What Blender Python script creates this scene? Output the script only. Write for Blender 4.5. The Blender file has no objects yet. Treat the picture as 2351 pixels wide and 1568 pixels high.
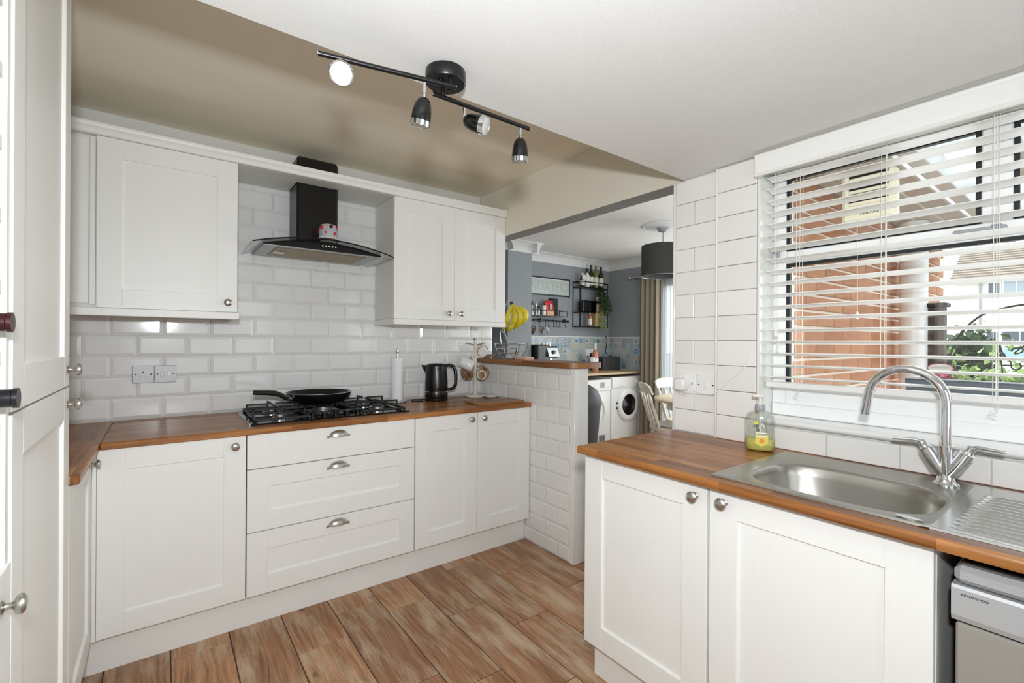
import bpy, math, random
from mathutils import Vector, Matrix
random.seed(7)
SC = bpy.context.scene
COL = SC.collection
rad = math.radians

# ------------------------------------------------------------------ camera
F_PX, W_PX, H_PX = 1067.23, 2351.0, 1568.0
YAW, ROLL, CAM_H, SHIFT_PX = rad(53.1236), rad(0.35), 1.286, 1.87
cam_data = bpy.data.cameras.new('camera')
cam = bpy.data.objects.new('camera', cam_data)
COL.objects.link(cam)
cam_data.sensor_fit = 'HORIZONTAL'
cam_data.sensor_width = 36.0
cam_data.lens = 36.0 * F_PX / W_PX
cam_data.shift_y = SHIFT_PX / W_PX
cam_data.clip_start = 0.02
cam_data.clip_end = 400
fw = Vector((math.cos(YAW), math.sin(YAW), 0))
rt = Vector((math.sin(YAW), -math.cos(YAW), 0))
up = Vector((0, 0, 1))
rt2 = rt * math.cos(ROLL) + up * math.sin(ROLL)
up2 = -rt * math.sin(ROLL) + up * math.cos(ROLL)
cam.matrix_world = Matrix(((rt2.x, up2.x, -fw.x, 0), (rt2.y, up2.y, -fw.y, 0), (rt2.z, up2.z, -fw.z, CAM_H), (0, 0, 0, 1)))
SC.camera = cam

# ------------------------------------------------------------------ view, world, lights
SC.view_settings.view_transform = 'Standard'
SC.view_settings.look = 'None'
SC.view_settings.gamma = 1.0
SC.view_settings.use_curve_mapping = False
SC.view_settings.exposure = -0.10
SC.cycles.use_denoising = True
SC.cycles.max_bounces = 10
SC.cycles.diffuse_bounces = 6
SC.cycles.transparent_max_bounces = 24
SC.cycles.sample_clamp_indirect = 6.0
SC.cycles.caustics_reflective = False
SC.cycles.caustics_refractive = False

world = bpy.data.worlds.new('overcast_sky')
SC.world = world
world.use_nodes = True
bg = world.node_tree.nodes['Background']
bg.inputs[0].default_value = (0.93, 0.97, 1.0, 1)
bg.inputs[1].default_value = 3.0

def area(name, loc, aim, sx, sy, watts, col=(1, 1, 1), spread=180):
    d = bpy.data.lights.new(name, 'AREA')
    d.shape = 'RECTANGLE'; d.size = sx; d.size_y = sy; d.energy = watts; d.color = col
    d.spread = rad(spread)
    o = bpy.data.objects.new(name, d); COL.objects.link(o)
    o.location = loc
    o.rotation_euler = (Vector(aim) - Vector(loc)).to_track_quat('-Z', 'Y').to_euler()
    return o
# daylight of the window in the wall behind the photographer
area('back_window_daylight', (0.35, -1.55, 1.25), (0.6, 2.0, 1.15), 1.7, 1.3, 13, (0.90, 0.97, 1.05))
# daylight entering by the sink window and the patio doors
area('sink_window_daylight', (2.14, 0.10, 1.50), (0.6, 0.5, 1.1), 1.3, 0.75, 9, (0.93, 0.975, 1.02))
area('patio_daylight', (4.80, 2.3, 1.25), (3.0, 2.6, 1.0), 1.6, 1.9, 34, (0.95, 0.98, 1.0))
area('dining_fill', (3.2, 1.25, 1.4), (3.6, 3.4, 2.1), 1.4, 1.1, 17, (0.97, 0.98, 1.0))  # added fill lamp before the solid side wall, brightens the dining room
# the photographer's flash, just above the lens
area('camera_flash', (-0.03, -0.06, 1.50), (0.9, 1.5, 1.42), 0.10, 0.07, 31.0, (0.93, 0.975, 1.02))

# ------------------------------------------------------------------ node helper
class NT:
    def __init__(s, name, disp=False):
        s.m = bpy.data.materials.new(name); s.m.use_nodes = True
        s.t = s.m.node_tree; s.t.nodes.clear()
        s.out = s.t.nodes.new('ShaderNodeOutputMaterial')
    def n(s, typ, ins=None, **attrs):
        nd = s.t.nodes.new(typ)
        for k, v in attrs.items(): setattr(nd, k, v)
        for k, v in (ins or {}).items():
            sock = nd.inputs[k]
            if isinstance(v, bpy.types.NodeSocket): s.t.links.new(v, sock)
            else: sock.default_value = v
        return nd
    def math(s, op, a, b=0.0, c=0.0):
        return s.n('ShaderNodeMath', {0: a, 1: b, 2: c}, operation=op).outputs[0]
    def vmath(s, op, a, b=(0, 0, 0)):
        return s.n('ShaderNodeVectorMath', {0: a, 1: b}, operation=op).outputs[0]
    def mix(s, f, a, b, blend='MIX'):
        nd = s.n('ShaderNodeMix', None, data_type='RGBA', blend_type=blend)
        for i, v in ((0, f), (6, a), (7, b)):
            if isinstance(v, bpy.types.NodeSocket): s.t.links.new(v, nd.inputs[i])
            else: nd.inputs[i].default_value = v if i == 0 else tuple(v) + ((1,) if len(v) == 3 else ())
        return nd.outputs[2]
    def ramp(s, f, stops, interp='LINEAR'):
        nd = s.n('ShaderNodeValToRGB', {0: f})
        cr = nd.color_ramp; cr.interpolation = interp
        while len(cr.elements) < len(stops): cr.elements.new(0.5)
        for e, (p, c) in zip(cr.elements, stops):
            e.position = p; e.color = tuple(c) + (1,)
        return nd.outputs[0]
    def coord(s, kind='Object'): return s.n('ShaderNodeTexCoord').outputs[kind]
    def noise(s, vec, scale, detail=2, rough=0.5, out=0):
        return s.n('ShaderNodeTexNoise', {'Vector': vec, 'Scale': scale, 'Detail': detail, 'Roughness': rough}).outputs[out]
    def mapping(s, vec, scale=(1, 1, 1), loc=(0, 0, 0), rot=(0, 0, 0)):
        return s.n('ShaderNodeMapping', {'Vector': vec, 'Scale': scale, 'Location': loc, 'Rotation': rot}).outputs[0]
    def bump(s, h, strength=0.2, dist=0.002):
        return s.n('ShaderNodeBump', {'Height': h, 'Strength': strength, 'Distance': dist}).outputs[0]
    def bsdf(s, **kw):
        ins = {k.replace('_', ' '): v for k, v in kw.items()}
        for k in ('Base Color', 'Emission Color'):
            if k in ins and not isinstance(ins[k], bpy.types.NodeSocket) and len(ins[k]) == 3:
                ins[k] = tuple(ins[k]) + (1,)
        b = s.n('ShaderNodeBsdfPrincipled', ins)
        s.t.links.new(b.outputs[0], s.out.inputs[0])
        return s.m

MAT = {}
def srgb(r, g, b):
    f = lambda c: (c / 255 / 12.92) if c / 255 <= 0.04045 else ((c / 255 + 0.055) / 1.055) ** 2.4
    return (f(r), f(g), f(b))
def plain(name, col, rough=0.5, metal=0.0, grain=0.0, scale=40, spec=None, **kw):
    t = NT(name)
    args = dict(Base_Color=col, Roughness=rough, Metallic=metal)
    v = t.coord()
    nz = t.noise(v, scale, 3)
    args['Base_Color'] = t.mix(nz, tuple(c * (1 - grain) for c in col), tuple(min(1, c * (1 + grain)) for c in col))
    if spec is not None: args['Specular_IOR_Level'] = spec
    args.update(kw)
    MAT[name] = t.bsdf(**args)
    return MAT[name]
def metal(name, col, rough, scale=(200, 200, 4), amt=0.10):
    t = NT(name)
    nz = t.noise(t.mapping(t.coord(), scale), 1.0, 2)
    r = t.math('MULTIPLY_ADD', nz, amt * 2, rough - amt)
    MAT[name] = t.bsdf(Base_Color=col, Metallic=1.0, Roughness=r)
# painted things
def painted_wood(name, col, sc):
    t = NT(name)
    v = t.mapping(t.coord(), sc)
    nz = t.noise(v, 1.0, 4, 0.6)
    c = t.mix(nz, tuple(k * 0.975 for k in col), tuple(min(1, k * 1.02) for k in col))
    MAT[name] = t.bsdf(Base_Color=c, Roughness=0.42, Normal=t.bump(nz, 0.12, 0.001))
painted_wood('cabinet_paint', srgb(236, 236, 232), (160, 160, 5))
painted_wood('cabinet_paint_rail', srgb(236, 236, 232), (5, 5, 160))
painted_wood('blind_white', srgb(240, 239, 235), (160, 4, 160))
plain('carcass_white', srgb(226, 225, 218), 0.5, grain=0.01)
plain('carcass_dark', srgb(40, 40, 42), 0.7)
def plaster(name, col, bump=0.25, sc=180):
    t = NT(name)
    v = t.coord(); n1 = t.noise(v, sc, 4, 0.6); n2 = t.noise(v, 5.0, 3)
    c = t.mix(n2, tuple(k * 0.985 for k in col), tuple(min(1, k * 1.01) for k in col))
    MAT[name] = t.bsdf(Base_Color=c, Roughness=0.85, Specular_IOR_Level=0.2, Normal=t.bump(n1, bump, 0.002))
plaster('ceiling_white', srgb(230, 230, 227))
plaster('ceiling_cream', srgb(240, 232, 213), 0.12)
plaster('header_cream', srgb(230, 225, 211), 0.15)
plaster('wall_white', srgb(226, 225, 220), 0.15)
plaster('wall_grey', srgb(150, 156, 160), 0.2)
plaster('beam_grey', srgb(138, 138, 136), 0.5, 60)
plaster('coving_white', srgb(226, 228, 228), 0.02)
plaster('grout', srgb(205, 203, 197), 0.2)
# glazed tiles: each piece a shade of its own
def glazed(name, col, rough=0.09):
    t = NT(name)
    rnd = t.n('ShaderNodeObjectInfo').outputs['Random']
    c = t.mix(rnd, tuple(k * 0.96 for k in col), tuple(min(1, k * 1.015) for k in col))
    nz = t.noise(t.coord(), 14, 2)
    MAT[name] = t.bsdf(Base_Color=c, Roughness=rough, Normal=t.bump(nz, 0.06, 0.003))
glazed('tile_white', srgb(233, 233, 231))
glazed('tile_flat', srgb(238, 236, 231), 0.14)
# wood-effect floor planks
def plank_mat():
    t = NT('floor_plank')
    oi = t.n('ShaderNodeObjectInfo')
    rnd = oi.outputs['Random']
    off = t.n('ShaderNodeCombineXYZ', {0: t.math('MULTIPLY', rnd, 37.0), 1: t.math('MULTIPLY', rnd, 91.0), 2: 0.0}).outputs[0]
    v = t.vmath('ADD', t.coord(), off)
    warp = t.noise(t.mapping(v, (5, 1.2, 1)), 1.0, 3)
    gv = t.vmath('ADD', t.mapping(v, (60, 2.2, 1)), t.n('ShaderNodeCombineXYZ', {0: t.math('MULTIPLY', warp, 9.0), 1: 0.0, 2: 0.0}).outputs[0])
    grain = t.noise(gv, 1.0, 5, 0.65)
    fine = t.noise(t.mapping(v, (230, 5, 1)), 1.0, 4, 0.7)
    blot = t.noise(t.mapping(v, (12, 2.4, 1)), 1.0, 5, 0.66)
    base = t.ramp(grain, [(0.28, srgb(130, 90, 60)), (0.45, srgb(176, 128, 90)), (0.58, srgb(200, 154, 114)), (0.75, srgb(214, 180, 146))])
    tone = t.mix(rnd, srgb(168, 146, 126), srgb(255, 240, 220))
    c = t.mix(1.0, base, tone, 'MULTIPLY')
    c = t.mix(0.42, c, base)
    wash = t.ramp(t.math('ADD', t.math('MULTIPLY', blot, 0.68), t.math('MULTIPLY', fine, 0.36)), [(0.49, (0, 0, 0)), (0.64, (1, 1, 1))])
    wf = t.math('MULTIPLY', t.n('ShaderNodeRGBToBW', {0: wash}).outputs[0], 0.68)
    c = t.mix(wf, c, srgb(212, 194, 164))
    dark = t.ramp(t.noise(t.mapping(v, (13, 4, 1), (7, 3, 0)), 1.0, 3), [(0.62, (0, 0, 0)), (0.75, (1, 1, 1))])
    c = t.mix(t.math('MULTIPLY', t.n('ShaderNodeRGBToBW', {0: dark}).outputs[0], 0.5), c, srgb(92, 66, 48))
    knot = t.n('ShaderNodeTexVoronoi', {'Vector': t.mapping(v, (5.5, 3.2, 1)), 'Scale': 1.0}).outputs['Distance']
    kf = t.ramp(knot, [(0.05, (1, 1, 1)), (0.10, (0, 0, 0))])
    c = t.mix(t.math('MULTIPLY', t.n('ShaderNodeRGBToBW', {0: kf}).outputs[0], 0.75), c, srgb(70, 46, 32))
    c = t.mix(t.math('MULTIPLY', fine, 0.34), c, t.mix(1.0, c, srgb(120, 90, 70), 'MULTIPLY'))
    MAT['floor_plank'] = t.bsdf(Base_Color=c, Roughness=0.42, Normal=t.bump(grain, 0.12, 0.002))
plank_mat()
plain('floor_grout', srgb(74, 60, 50), 0.9, grain=0.1)
# oiled block worktop: staves running along one axis
def block(name, along, light=1.0, stave=0.042, length=0.46):
    t = NT(name)
    v = t.coord()
    sp = t.n('ShaderNodeSeparateXYZ', {0: v})
    L, A = (sp.outputs[0], sp.outputs[1]) if along == 'x' else (sp.outputs[1], sp.outputs[0])
    row = t.math('FLOOR', t.math('DIVIDE', A, stave))
    rr = t.n('ShaderNodeTexWhiteNoise', {'W': row}, noise_dimensions='1D').outputs[0]
    cell = t.math('FLOOR', t.math('ADD', t.math('DIVIDE', L, length), t.math('MULTIPLY', rr, 7.3)))
    idv = t.n('ShaderNodeCombineXYZ', {0: row, 1: cell, 2: 3.0}).outputs[0]
    h = t.n('ShaderNodeTexWhiteNoise', {'Vector': idv}, noise_dimensions='3D').outputs[0]
    sc = (3.5, 70, 70) if along == 'x' else (70, 3.5, 70)
    gv = t.vmath('ADD', t.mapping(v, sc), t.vmath('MULTIPLY', idv, (5.1, 3.3, 1.7)))
    grain = t.noise(gv, 1.0, 5, 0.62)
    base = t.ramp(h, [(0.0, srgb(132, 84, 44)), (0.35, srgb(164, 109, 58)), (0.7, srgb(186, 126, 68)), (0.93, srgb(196, 138, 78)), (1.0, srgb(212, 160, 104))])
    g = t.ramp(grain, [(0.3, srgb(150, 128, 105)), (0.55, srgb(225, 215, 205)), (0.75, (1, 1, 1))])
    c = t.mix(0.85, base, g, 'MULTIPLY')
    if light != 1.0: c = t.mix(1.0, c, (light, light, light), 'MULTIPLY')
    MAT[name] = t.bsdf(Base_Color=c, Roughness=0.33, Normal=t.bump(grain, 0.08, 0.001))
block('worktop_x', 'x'); block('worktop_y', 'y')
block('shelf_wood', 'y', 0.75, 0.09, 0.8)
block('board_wood', 'x', 0.85, 0.03, 3.0)
plain('laminate_oak', srgb(196, 172, 136), 0.35, grain=0.08, scale=14)
# metals, plastics
metal('nickel', srgb(196, 193, 186), 0.30, amt=0.06)
metal('bowl_steel', srgb(178, 175, 168), 0.30, (60, 3, 60), 0.02)
metal('drainer_steel', srgb(208, 208, 207), 0.20, (60, 3, 60), 0.02)
metal('steel', srgb(205, 205, 203), 0.30, (6, 220, 220), 0.07)
metal('chrome', srgb(225, 227, 230), 0.05, amt=0.01)
metal('silver_grey', srgb(170, 171, 172), 0.42, (4, 4, 200), 0.05)
plain('dish_silver', srgb(186, 187, 188), 0.4, 0.25, 0.01)
plain('dish_door', srgb(166, 163, 154), 0.45, 0.3, 0.01)
plain('socket_grey', srgb(172, 173, 173), 0.45, 0.35, 0.02)
plain('black_gloss', srgb(14, 14, 14), 0.16)
plain('black_satin', srgb(12, 12, 13), 0.30)
plain('black_matte', srgb(20, 20, 20), 0.6, grain=0.1)
plain('cast_iron', srgb(30, 30, 31), 0.55, grain=0.25, scale=300)
plain('hob_glass', srgb(9, 9, 10), 0.06)
plain('white_plastic', srgb(238, 238, 236), 0.35)
plain('upvc', srgb(240, 241, 240), 0.3)
plain('white_gloss', srgb(236, 236, 234), 0.15)
plain('grey_plastic', srgb(160, 163, 166), 0.4)
plain('dark_slot', srgb(16, 16, 16), 0.8)
plain('cream_paint', srgb(222, 217, 200), 0.4, grain=0.02)
plain('paper_white', srgb(240, 241, 243), 0.9, grain=0.015, scale=200)
plain('lamp_white', srgb(240, 240, 238), 0.35)
plain('cord_white', srgb(232, 231, 226), 0.6)
def glass(name, col=(1, 1, 1), gloss=0.07, rough=0.02):
    t = NT(name)
    a = t.n('ShaderNodeBsdfTransparent', {0: tuple(col) + (1,)}).outputs[0]
    b = t.n('ShaderNodeBsdfGlossy', {0: (1, 1, 1, 1), 1: rough}).outputs[0]
    lw = t.n('ShaderNodeLayerWeight', {0: 0.25}).outputs[1]
    f = t.math('MULTIPLY_ADD', lw, 0.45, gloss)
    mx = t.n('ShaderNodeMixShader', {0: f, 1: a, 2: b})
    t.t.links.new(mx.outputs[0], t.out.inputs[0]); MAT[name] = t.m
glass('pane_glass', (0.97, 0.985, 0.98), 0.03)
glass('hood_glass', (0.80, 0.84, 0.83), 0.10)
glass('smoked_glass', (0.30, 0.31, 0.32), 0.12)
glass('clear_plastic', (0.88, 0.90, 0.88), 0.06, 0.08)
t_ = NT('sheer_curtain')
_a = t_.n('ShaderNodeBsdfTransparent', {0: (0.95, 0.96, 0.97, 1)}).outputs[0]; _b = t_.n('ShaderNodeBsdfTranslucent', {0: (0.92, 0.93, 0.94, 1)}).outputs[0]
t_.t.links.new(t_.n('ShaderNodeMixShader', {0: 0.55, 1: _a, 2: _b}).outputs[0], t_.out.inputs[0]); MAT['sheer_curtain'] = t_.m

# ------------------------------------------------------------------ mesh builder
class MB:
    def __init__(s): s.v = []; s.f = []
    def add(s, vs, fs):
        o = len(s.v); s.v += [tuple(p) for p in vs]; s.f += [tuple(i + o for i in f) for f in fs]; return s
    def box(s, x0, x1, y0, y1, z0, z1, b=0.0):
        if x0 > x1: x0, x1 = x1, x0
        if y0 > y1: y0, y1 = y1, y0
        if z0 > z1: z0, z1 = z1, z0
        b = min(b, (x1 - x0) * .45, (y1 - y0) * .45, (z1 - z0) * .45)
        if b <= 0:
            vs = [(x, y, z) for x in (x0, x1) for y in (y0, y1) for z in (z0, z1)]
            return s.add(vs, [(0, 1, 3, 2), (4, 6, 7, 5), (0, 4, 5, 1), (2, 3, 7, 6), (0, 2, 6, 4), (1, 5, 7, 3)])
        vs = []; idx = {}
        X = (x0, x1); Y = (y0, y1); Z = (z0, z1)
        for i in (0, 1):
            for j in (0, 1):
                for k in (0, 1):
                    sx, sy, sz = (1 - 2 * i), (1 - 2 * j), (1 - 2 * k)
                    for a in range(3):
                        idx[i, j, k, a] = len(vs)
                        vs.append((X[i] + (0 if a == 0 else sx * b), Y[j] + (0 if a == 1 else sy * b), Z[k] + (0 if a == 2 else sz * b)))
        g = lambda i, j, k, a: idx[i, j, k, a]
        fs = []
        for i in (0, 1):
            q = [g(i, 0, 0, 0), g(i, 1, 0, 0), g(i, 1, 1, 0), g(i, 0, 1, 0)]; fs.append(q if i else q[::-1])
            q = [g(0, i, 0, 1), g(0, i, 1, 1), g(1, i, 1, 1), g(1, i, 0, 1)]; fs.append(q if i else q[::-1])
            q = [g(0, 0, i, 2), g(1, 0, i, 2), g(1, 1, i, 2), g(0, 1, i, 2)]; fs.append(q if i else q[::-1])
        for p in (0, 1):
            for r in (0, 1):
                fl = (p + r) % 2 == 0
                q = [g(p, r, 0, 0), g(p, r, 0, 1), g(p, r, 1, 1), g(p, r, 1, 0)]; fs.append(q[::-1] if fl else q)
                q = [g(p, 0, r, 0), g(p, 0, r, 2), g(p, 1, r, 2), g(p, 1, r, 0)]; fs.append(q if fl else q[::-1])
                q = [g(0, p, r, 1), g(0, p, r, 2), g(1, p, r, 2), g(1, p, r, 1)]; fs.append(q[::-1] if fl else q)
        for i in (0, 1):
            for j in (0, 1):
                for k in (0, 1):
                    q = [g(i, j, k, 0), g(i, j, k, 1), g(i, j, k, 2)]
                    fs.append(q if (i + j + k) % 2 else q[::-1])
        return s.add(vs, fs)
    def lathe(s, prof, c=(0, 0, 0), axis='z', seg=24, a0=0.0, a1=2 * math.pi, cap=True, M=None):
        """prof: list of (r, h) along the axis"""
        full = abs(a1 - a0 - 2 * math.pi) < 1e-6
        n = seg if full else seg + 1
        vs = []
        for r, h in prof:
            for i in range(n):
                a = a0 + (a1 - a0) * i / seg
                p = Vector((r * math.cos(a), r * math.sin(a), h))
                if axis == 'x': p = Vector((p.z, p.x, p.y))
                elif axis == 'y': p = Vector((p.y, p.z, p.x))
                if M is not None: p = M @ p
                vs.append((p.x + c[0], p.y + c[1], p.z + c[2]))
        fs = []
        for j in range(len(prof) - 1):
            for i in range(seg):
                a, b = j * n + i, j * n + (i + 1) % n
                fs.append((a, b, b + n, a + n))
        if cap and full:
            if prof[0][0] > 1e-6: fs.append(tuple(range(n))[::-1])
            if prof[-1][0] > 1e-6: fs.append(tuple(range((len(prof) - 1) * n, len(prof) * n)))
        return s.add(vs, fs)
    def cyl(s, c, r, h, axis='z', seg=20, r2=None, b=0.0):
        r2 = r if r2 is None else r2
        p = [(r, 0), (r2, h)] if b <= 0 else [(max(r - b, 0), 0), (r, b), (r2, h - b), (max(r2 - b, 0), h)]
        return s.lathe(p, c, axis, seg)
    def tube(s, pts, r, seg=8, closed=False, cap=True):
        pts = [Vector(p) for p in pts]; n = len(pts)
        rr = r if isinstance(r, (list, tuple)) else [r] * n
        vs = []; nrm = None
        for i, p in enumerate(pts):
            if closed: t = (pts[(i + 1) % n] - pts[i - 1])
            else: t = pts[min(i + 1, n - 1)] - pts[max(i - 1, 0)]
            t = t.normalized() if t.length > 1e-9 else Vector((0, 0, 1))
            if nrm is None:
                nrm = t.orthogonal().normalized()
            else:
                nrm = (nrm - t * nrm.dot(t))
                nrm = nrm.normalized() if nrm.length > 1e-6 else t.orthogonal().normalized()
            bn = t.cross(nrm)
            for k in range(seg):
                a = 2 * math.pi * k / seg
                vs.append(p + (nrm * math.cos(a) + bn * math.sin(a)) * rr[i])
        fs = []
        m = n if closed else n - 1
        for i in range(m):
            for k in range(seg):
                a = i * seg + k; b = i * seg + (k + 1) % seg
                c = ((i + 1) % n) * seg + (k + 1) % seg; d = ((i + 1) % n) * seg + k
                fs.append((a, b, c, d))
        if cap and not closed:
            fs.append(tuple(range(seg))[::-1]); fs.append(tuple(range((n - 1) * seg, n * seg)))
        return s.add(vs, fs)
    def prism(s, poly, h0, h1, axis='z'):
        """extrude a 2-D outline; axis z: (x,y); axis y: (x,z); axis x: (y,z)"""
        def P(a, b, h): return {'z': (a, b, h), 'y': (a, h, b), 'x': (h, a, b)}[axis]
        n = len(poly)
        vs = [P(a, b, h0) for a, b in poly] + [P(a, b, h1) for a, b in poly]
        fs = [tuple(range(n))[::-1], tuple(range(n, 2 * n))] + [(i, (i + 1) % n, n + (i + 1) % n, n + i) for i in range(n)]
        return s.add(vs, fs)
    def sphere(s, c, r, seg=16, rings=10, sq=(1, 1, 1)):
        prof = [(max(1e-5, r * math.sin(math.pi * i / rings)), -r * math.cos(math.pi * i / rings)) for i in range(rings + 1)]
        M = Matrix.Diagonal((sq[0], sq[1], sq[2]))
        return s.lathe(prof, c, 'z', seg, cap=False, M=M)
    def grid(s, fn, nu, nv):
        vs = [fn(i / nu, j / nv) for i in range(nu + 1) for j in range(nv + 1)]
        fs = [(i * (nv + 1) + j, (i + 1) * (nv + 1) + j, (i + 1) * (nv + 1) + j + 1, i * (nv + 1) + j + 1) for i in range(nu) for j in range(nv)]
        return s.add(vs, fs)
    def xf(s, M):
        s.v = [tuple(M @ Vector(p)) for p in s.v]; return s
    def mesh(s, name, smooth=None):
        me = bpy.data.meshes.new(name); me.from_pydata(s.v, [], s.f)
        me.validate(); me.update()
        import bmesh
        bm = bmesh.new(); bm.from_mesh(me); bmesh.ops.recalc_face_normals(bm, faces=bm.faces); bm.to_mesh(me); bm.free()
        if smooth:
            me.polygons.foreach_set('use_smooth', [True] * len(me.polygons))
            me.set_sharp_from_angle(angle=rad(smooth))
        return me

def tag(o, label=None, cat=None, group=None, kind=None):
    if label: o['label'] = label
    if cat: o['category'] = cat
    if group: o['group'] = group
    if kind: o['kind'] = kind
    return o
def place(o, parent, world=True):
    COL.objects.link(o)
    if parent is not None:
        o.parent = parent
        if world:
            m = o.parent; M = Matrix()
            chain = []
            while m is not None: chain.append(m); m = m.parent
            for q in reversed(chain):
                M = M @ (q.matrix_parent_inverse if q.parent else Matrix()) @ Matrix.LocRotScale(q.location, q.rotation_euler, q.scale)
            o.matrix_parent_inverse = M.inverted()
    return o
def obj(name, mb, mat, parent=None, label=None, cat=None, group=None, kind=None, smooth=40, world=True):
    me = mb.mesh(name, smooth) if isinstance(mb, MB) else mb
    if mat is not None and not me.materials: me.materials.append(MAT[mat] if isinstance(mat, str) else mat)
    o = bpy.data.objects.new(name, me)
    place(o, parent, world)
    return tag(o, label, cat, group, kind)
def thing(name, label, cat, loc=(0, 0, 0), rotz=0.0, group=None, kind=None):
    o = bpy.data.objects.new(name, None); o.empty_display_size = 0.05
    o.location = loc; o.rotation_euler = (0, 0, rotz)
    COL.objects.link(o)
    return tag(o, label, cat, group, kind)
def struct(name, mb, mat, smooth=None, **kw):
    return obj(name, mb, mat, kind='structure', smooth=smooth, **kw)
def inst(name, me, loc, parent, rot=(0, 0, 0), scale=(1, 1, 1), world=True):
    o = bpy.data.objects.new(name, me)
    o.location = loc; o.rotation_euler = rot; o.scale = scale
    return place(o, parent, world)
def B(*a, **k): return MB().box(*a, **k)

# ================================================================== the setting
YW = 2.936     # face of the tiles on the hob wall
XH = 1.903     # face of the tiles on the half wall / header
# ---- floor
floor = struct('floor', B(-1.4, 5.2, -1.75, 4.6, -0.12, -0.004), 'floor_grout')
PW, PL = 0.2085, 0.632
PX0 = 0.0300
joint_y = {0: 2.31, 1: 1.87, 2: 2.05, 3: 2.242, 4: 2.118, 5: 1.915, 6: 1.684, 7: 2.095, 8: 1.777}
pm = MB()
def plank_mesh(w, l):
    return B(-w / 2, w / 2, -l / 2, l / 2, -0.012, 0, b=0.0022).mesh('plank')
pme = plank_mesh(PW - 0.004, PL - 0.004); pme.materials.append(MAT['floor_plank'])
for c in range(-2, 24):
    x = PX0 + (c + 0.5) * PW
    jy = joint_y.get(c, 1.3 + random.random() * 0.6)
    lo, hi = (-1.1, 2.95) if c < 9 else (0.6, 4.3)
    k = math.floor((lo - jy) / PL)
    while jy + k * PL < hi:
        y = jy + (k + 0.5) * PL
        inst('plank', pme, (x, y, 0), floor)
        k += 1
# ---- hob wall with its metro tiles
wall_hob = struct('wall_hob', B(-0.95, 2.015, YW + 0.009, 3.10, 0, 2.37), 'wall_white')
def tile_mesh(w, h, style, cache={}):
    key = (round(w, 3), round(h, 3), style)
    if key in cache: return cache[key]
    a, b = w / 2 - 0.0012, h / 2 - 0.0012
    m = MB()
    if style == 'metro': lev = [(0, 0.007), (0, 0.0022), (0.0135, -0.0042)]
    elif style == 'soft': lev = [(0, 0.007), (0, 0.0006), (0.012, -0.0022)]
    else: lev = [(0, 0.007), (0, -0.0005), (0.0022, -0.0018)]
    vs = []
    for ins, y in lev:
        ins = min(ins, a * 0.8, b * 0.8)
        vs += [(-a + ins, y, -b + ins), (a - ins, y, -b + ins), (a - ins, y, b - ins), (-a + ins, y, b - ins)]
    fs = [(4 * l + i, 4 * l + (i + 1) % 4, 4 * l + 4 + (i + 1) % 4, 4 * l + 4 + i) for l in range(2) for i in range(4)] + [(8, 9, 10, 11), (3, 2, 1, 0)]
    m.add(vs, fs)
    me = m.mesh('tile'); me.materials.append(MAT['tile_flat' if style == 'flat' else 'tile_white'])
    cache[key] = me
    return me
def lay(parent, pos, rotz, s0, s1, z0, z1, zb, ph, joints, pitch, style='metro', kmin=0, kmax=40, holes=()):
    """tile rows from zb, pitch ph; joints[parity] = position of one upright joint"""
    for k in range(kmin, kmax):
        a, b = max(zb + k * ph, z0), min(zb + (k + 1) * ph, z1)
        if b - a < 0.012: continue
        j = joints[k % 2]
        n = math.floor((s0 - j) / pitch)
        while j + n * pitch < s1:
            p, q = max(j + n * pitch, s0), min(j + (n + 1) * pitch, s1)
            n += 1
            if q - p < 0.012: continue
            if any(p >= hx0 - .001 and q <= hx1 + .001 and a >= hz0 - .001 and b <= hz1 + .001 for hx0, hx1, hz0, hz1 in holes): continue
            inst('tile', tile_mesh(q - p, b - a, style), pos((p + q) / 2, (a + b) / 2), parent, (0, 0, rotz))
obj('grout_bed', B(-0.6, 2.014, YW + 0.0035, YW + 0.0095, 0.86, 1.42), 'grout', wall_hob)
obj('grout_bed', B(0.27, 1.11, YW + 0.0035, YW + 0.0095, 1.42, 2.16), 'grout', wall_hob)
hp = lambda s, z: (s, YW, z)
lay(wall_hob, hp, 0, -0.46, 2.014, 0.898, 1.42, 0.900, 0.102, (0.403, 0.503), 0.202, kmax=5)
lay(wall_hob, hp, 0, 0.27, 1.11, 1.40, 2.16, 0.900, 0.102, (0.403, 0.503), 0.202, kmin=5, kmax=13)
# ---- half wall between kitchen and dining room, tiled, with a wooden top
wall_half = struct('wall_half', B(XH + 0.009, 2.013, 1.930, 2.944, 0, 1.133), 'wall_white')
obj('corner_trim', B(XH - 0.004, XH + 0.030, 1.926, 1.964, 0, 1.133, b=0.002), 'tile_flat', wall_half)
obj('grout_bed', B(XH + 0.0035, XH + 0.010, 1.964, 2.944, 0, 1.133), 'grout', wall_half)
wp = lambda s, z: (XH, s, z)
lay(wall_half, wp, rad(-90), 1.965, 2.93, 0.0, 1.132, -0.0105, 0.1007, (2.072, 1.975), 0.2055, 'soft')
sh = MB()
r = 0.11
EY = 1.912
poly = [(1.872, 2.932), (1.872, EY + r)]
for i in range(9):
    a = math.pi + i / 8 * math.pi / 2
    poly.append((1.872 + r + r * math.cos(a), EY + r + r * math.sin(a)))
for i in range(7):
    a = 1.5 * math.pi + i / 6 * math.pi / 2
    poly.append((2.08 + 0.05 * math.cos(a), EY + 0.05 + 0.05 * math.sin(a)))
poly += [(2.13, 2.96), (2.02, 2.96), (2.02, 2.932)]
sh.prism(poly, 1.135, 1.1665)
obj('breakfast_ledge', sh, 'shelf_wood', label='dark oiled wooden ledge capping the white tiled half wall', cat='shelf', smooth=30)
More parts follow.
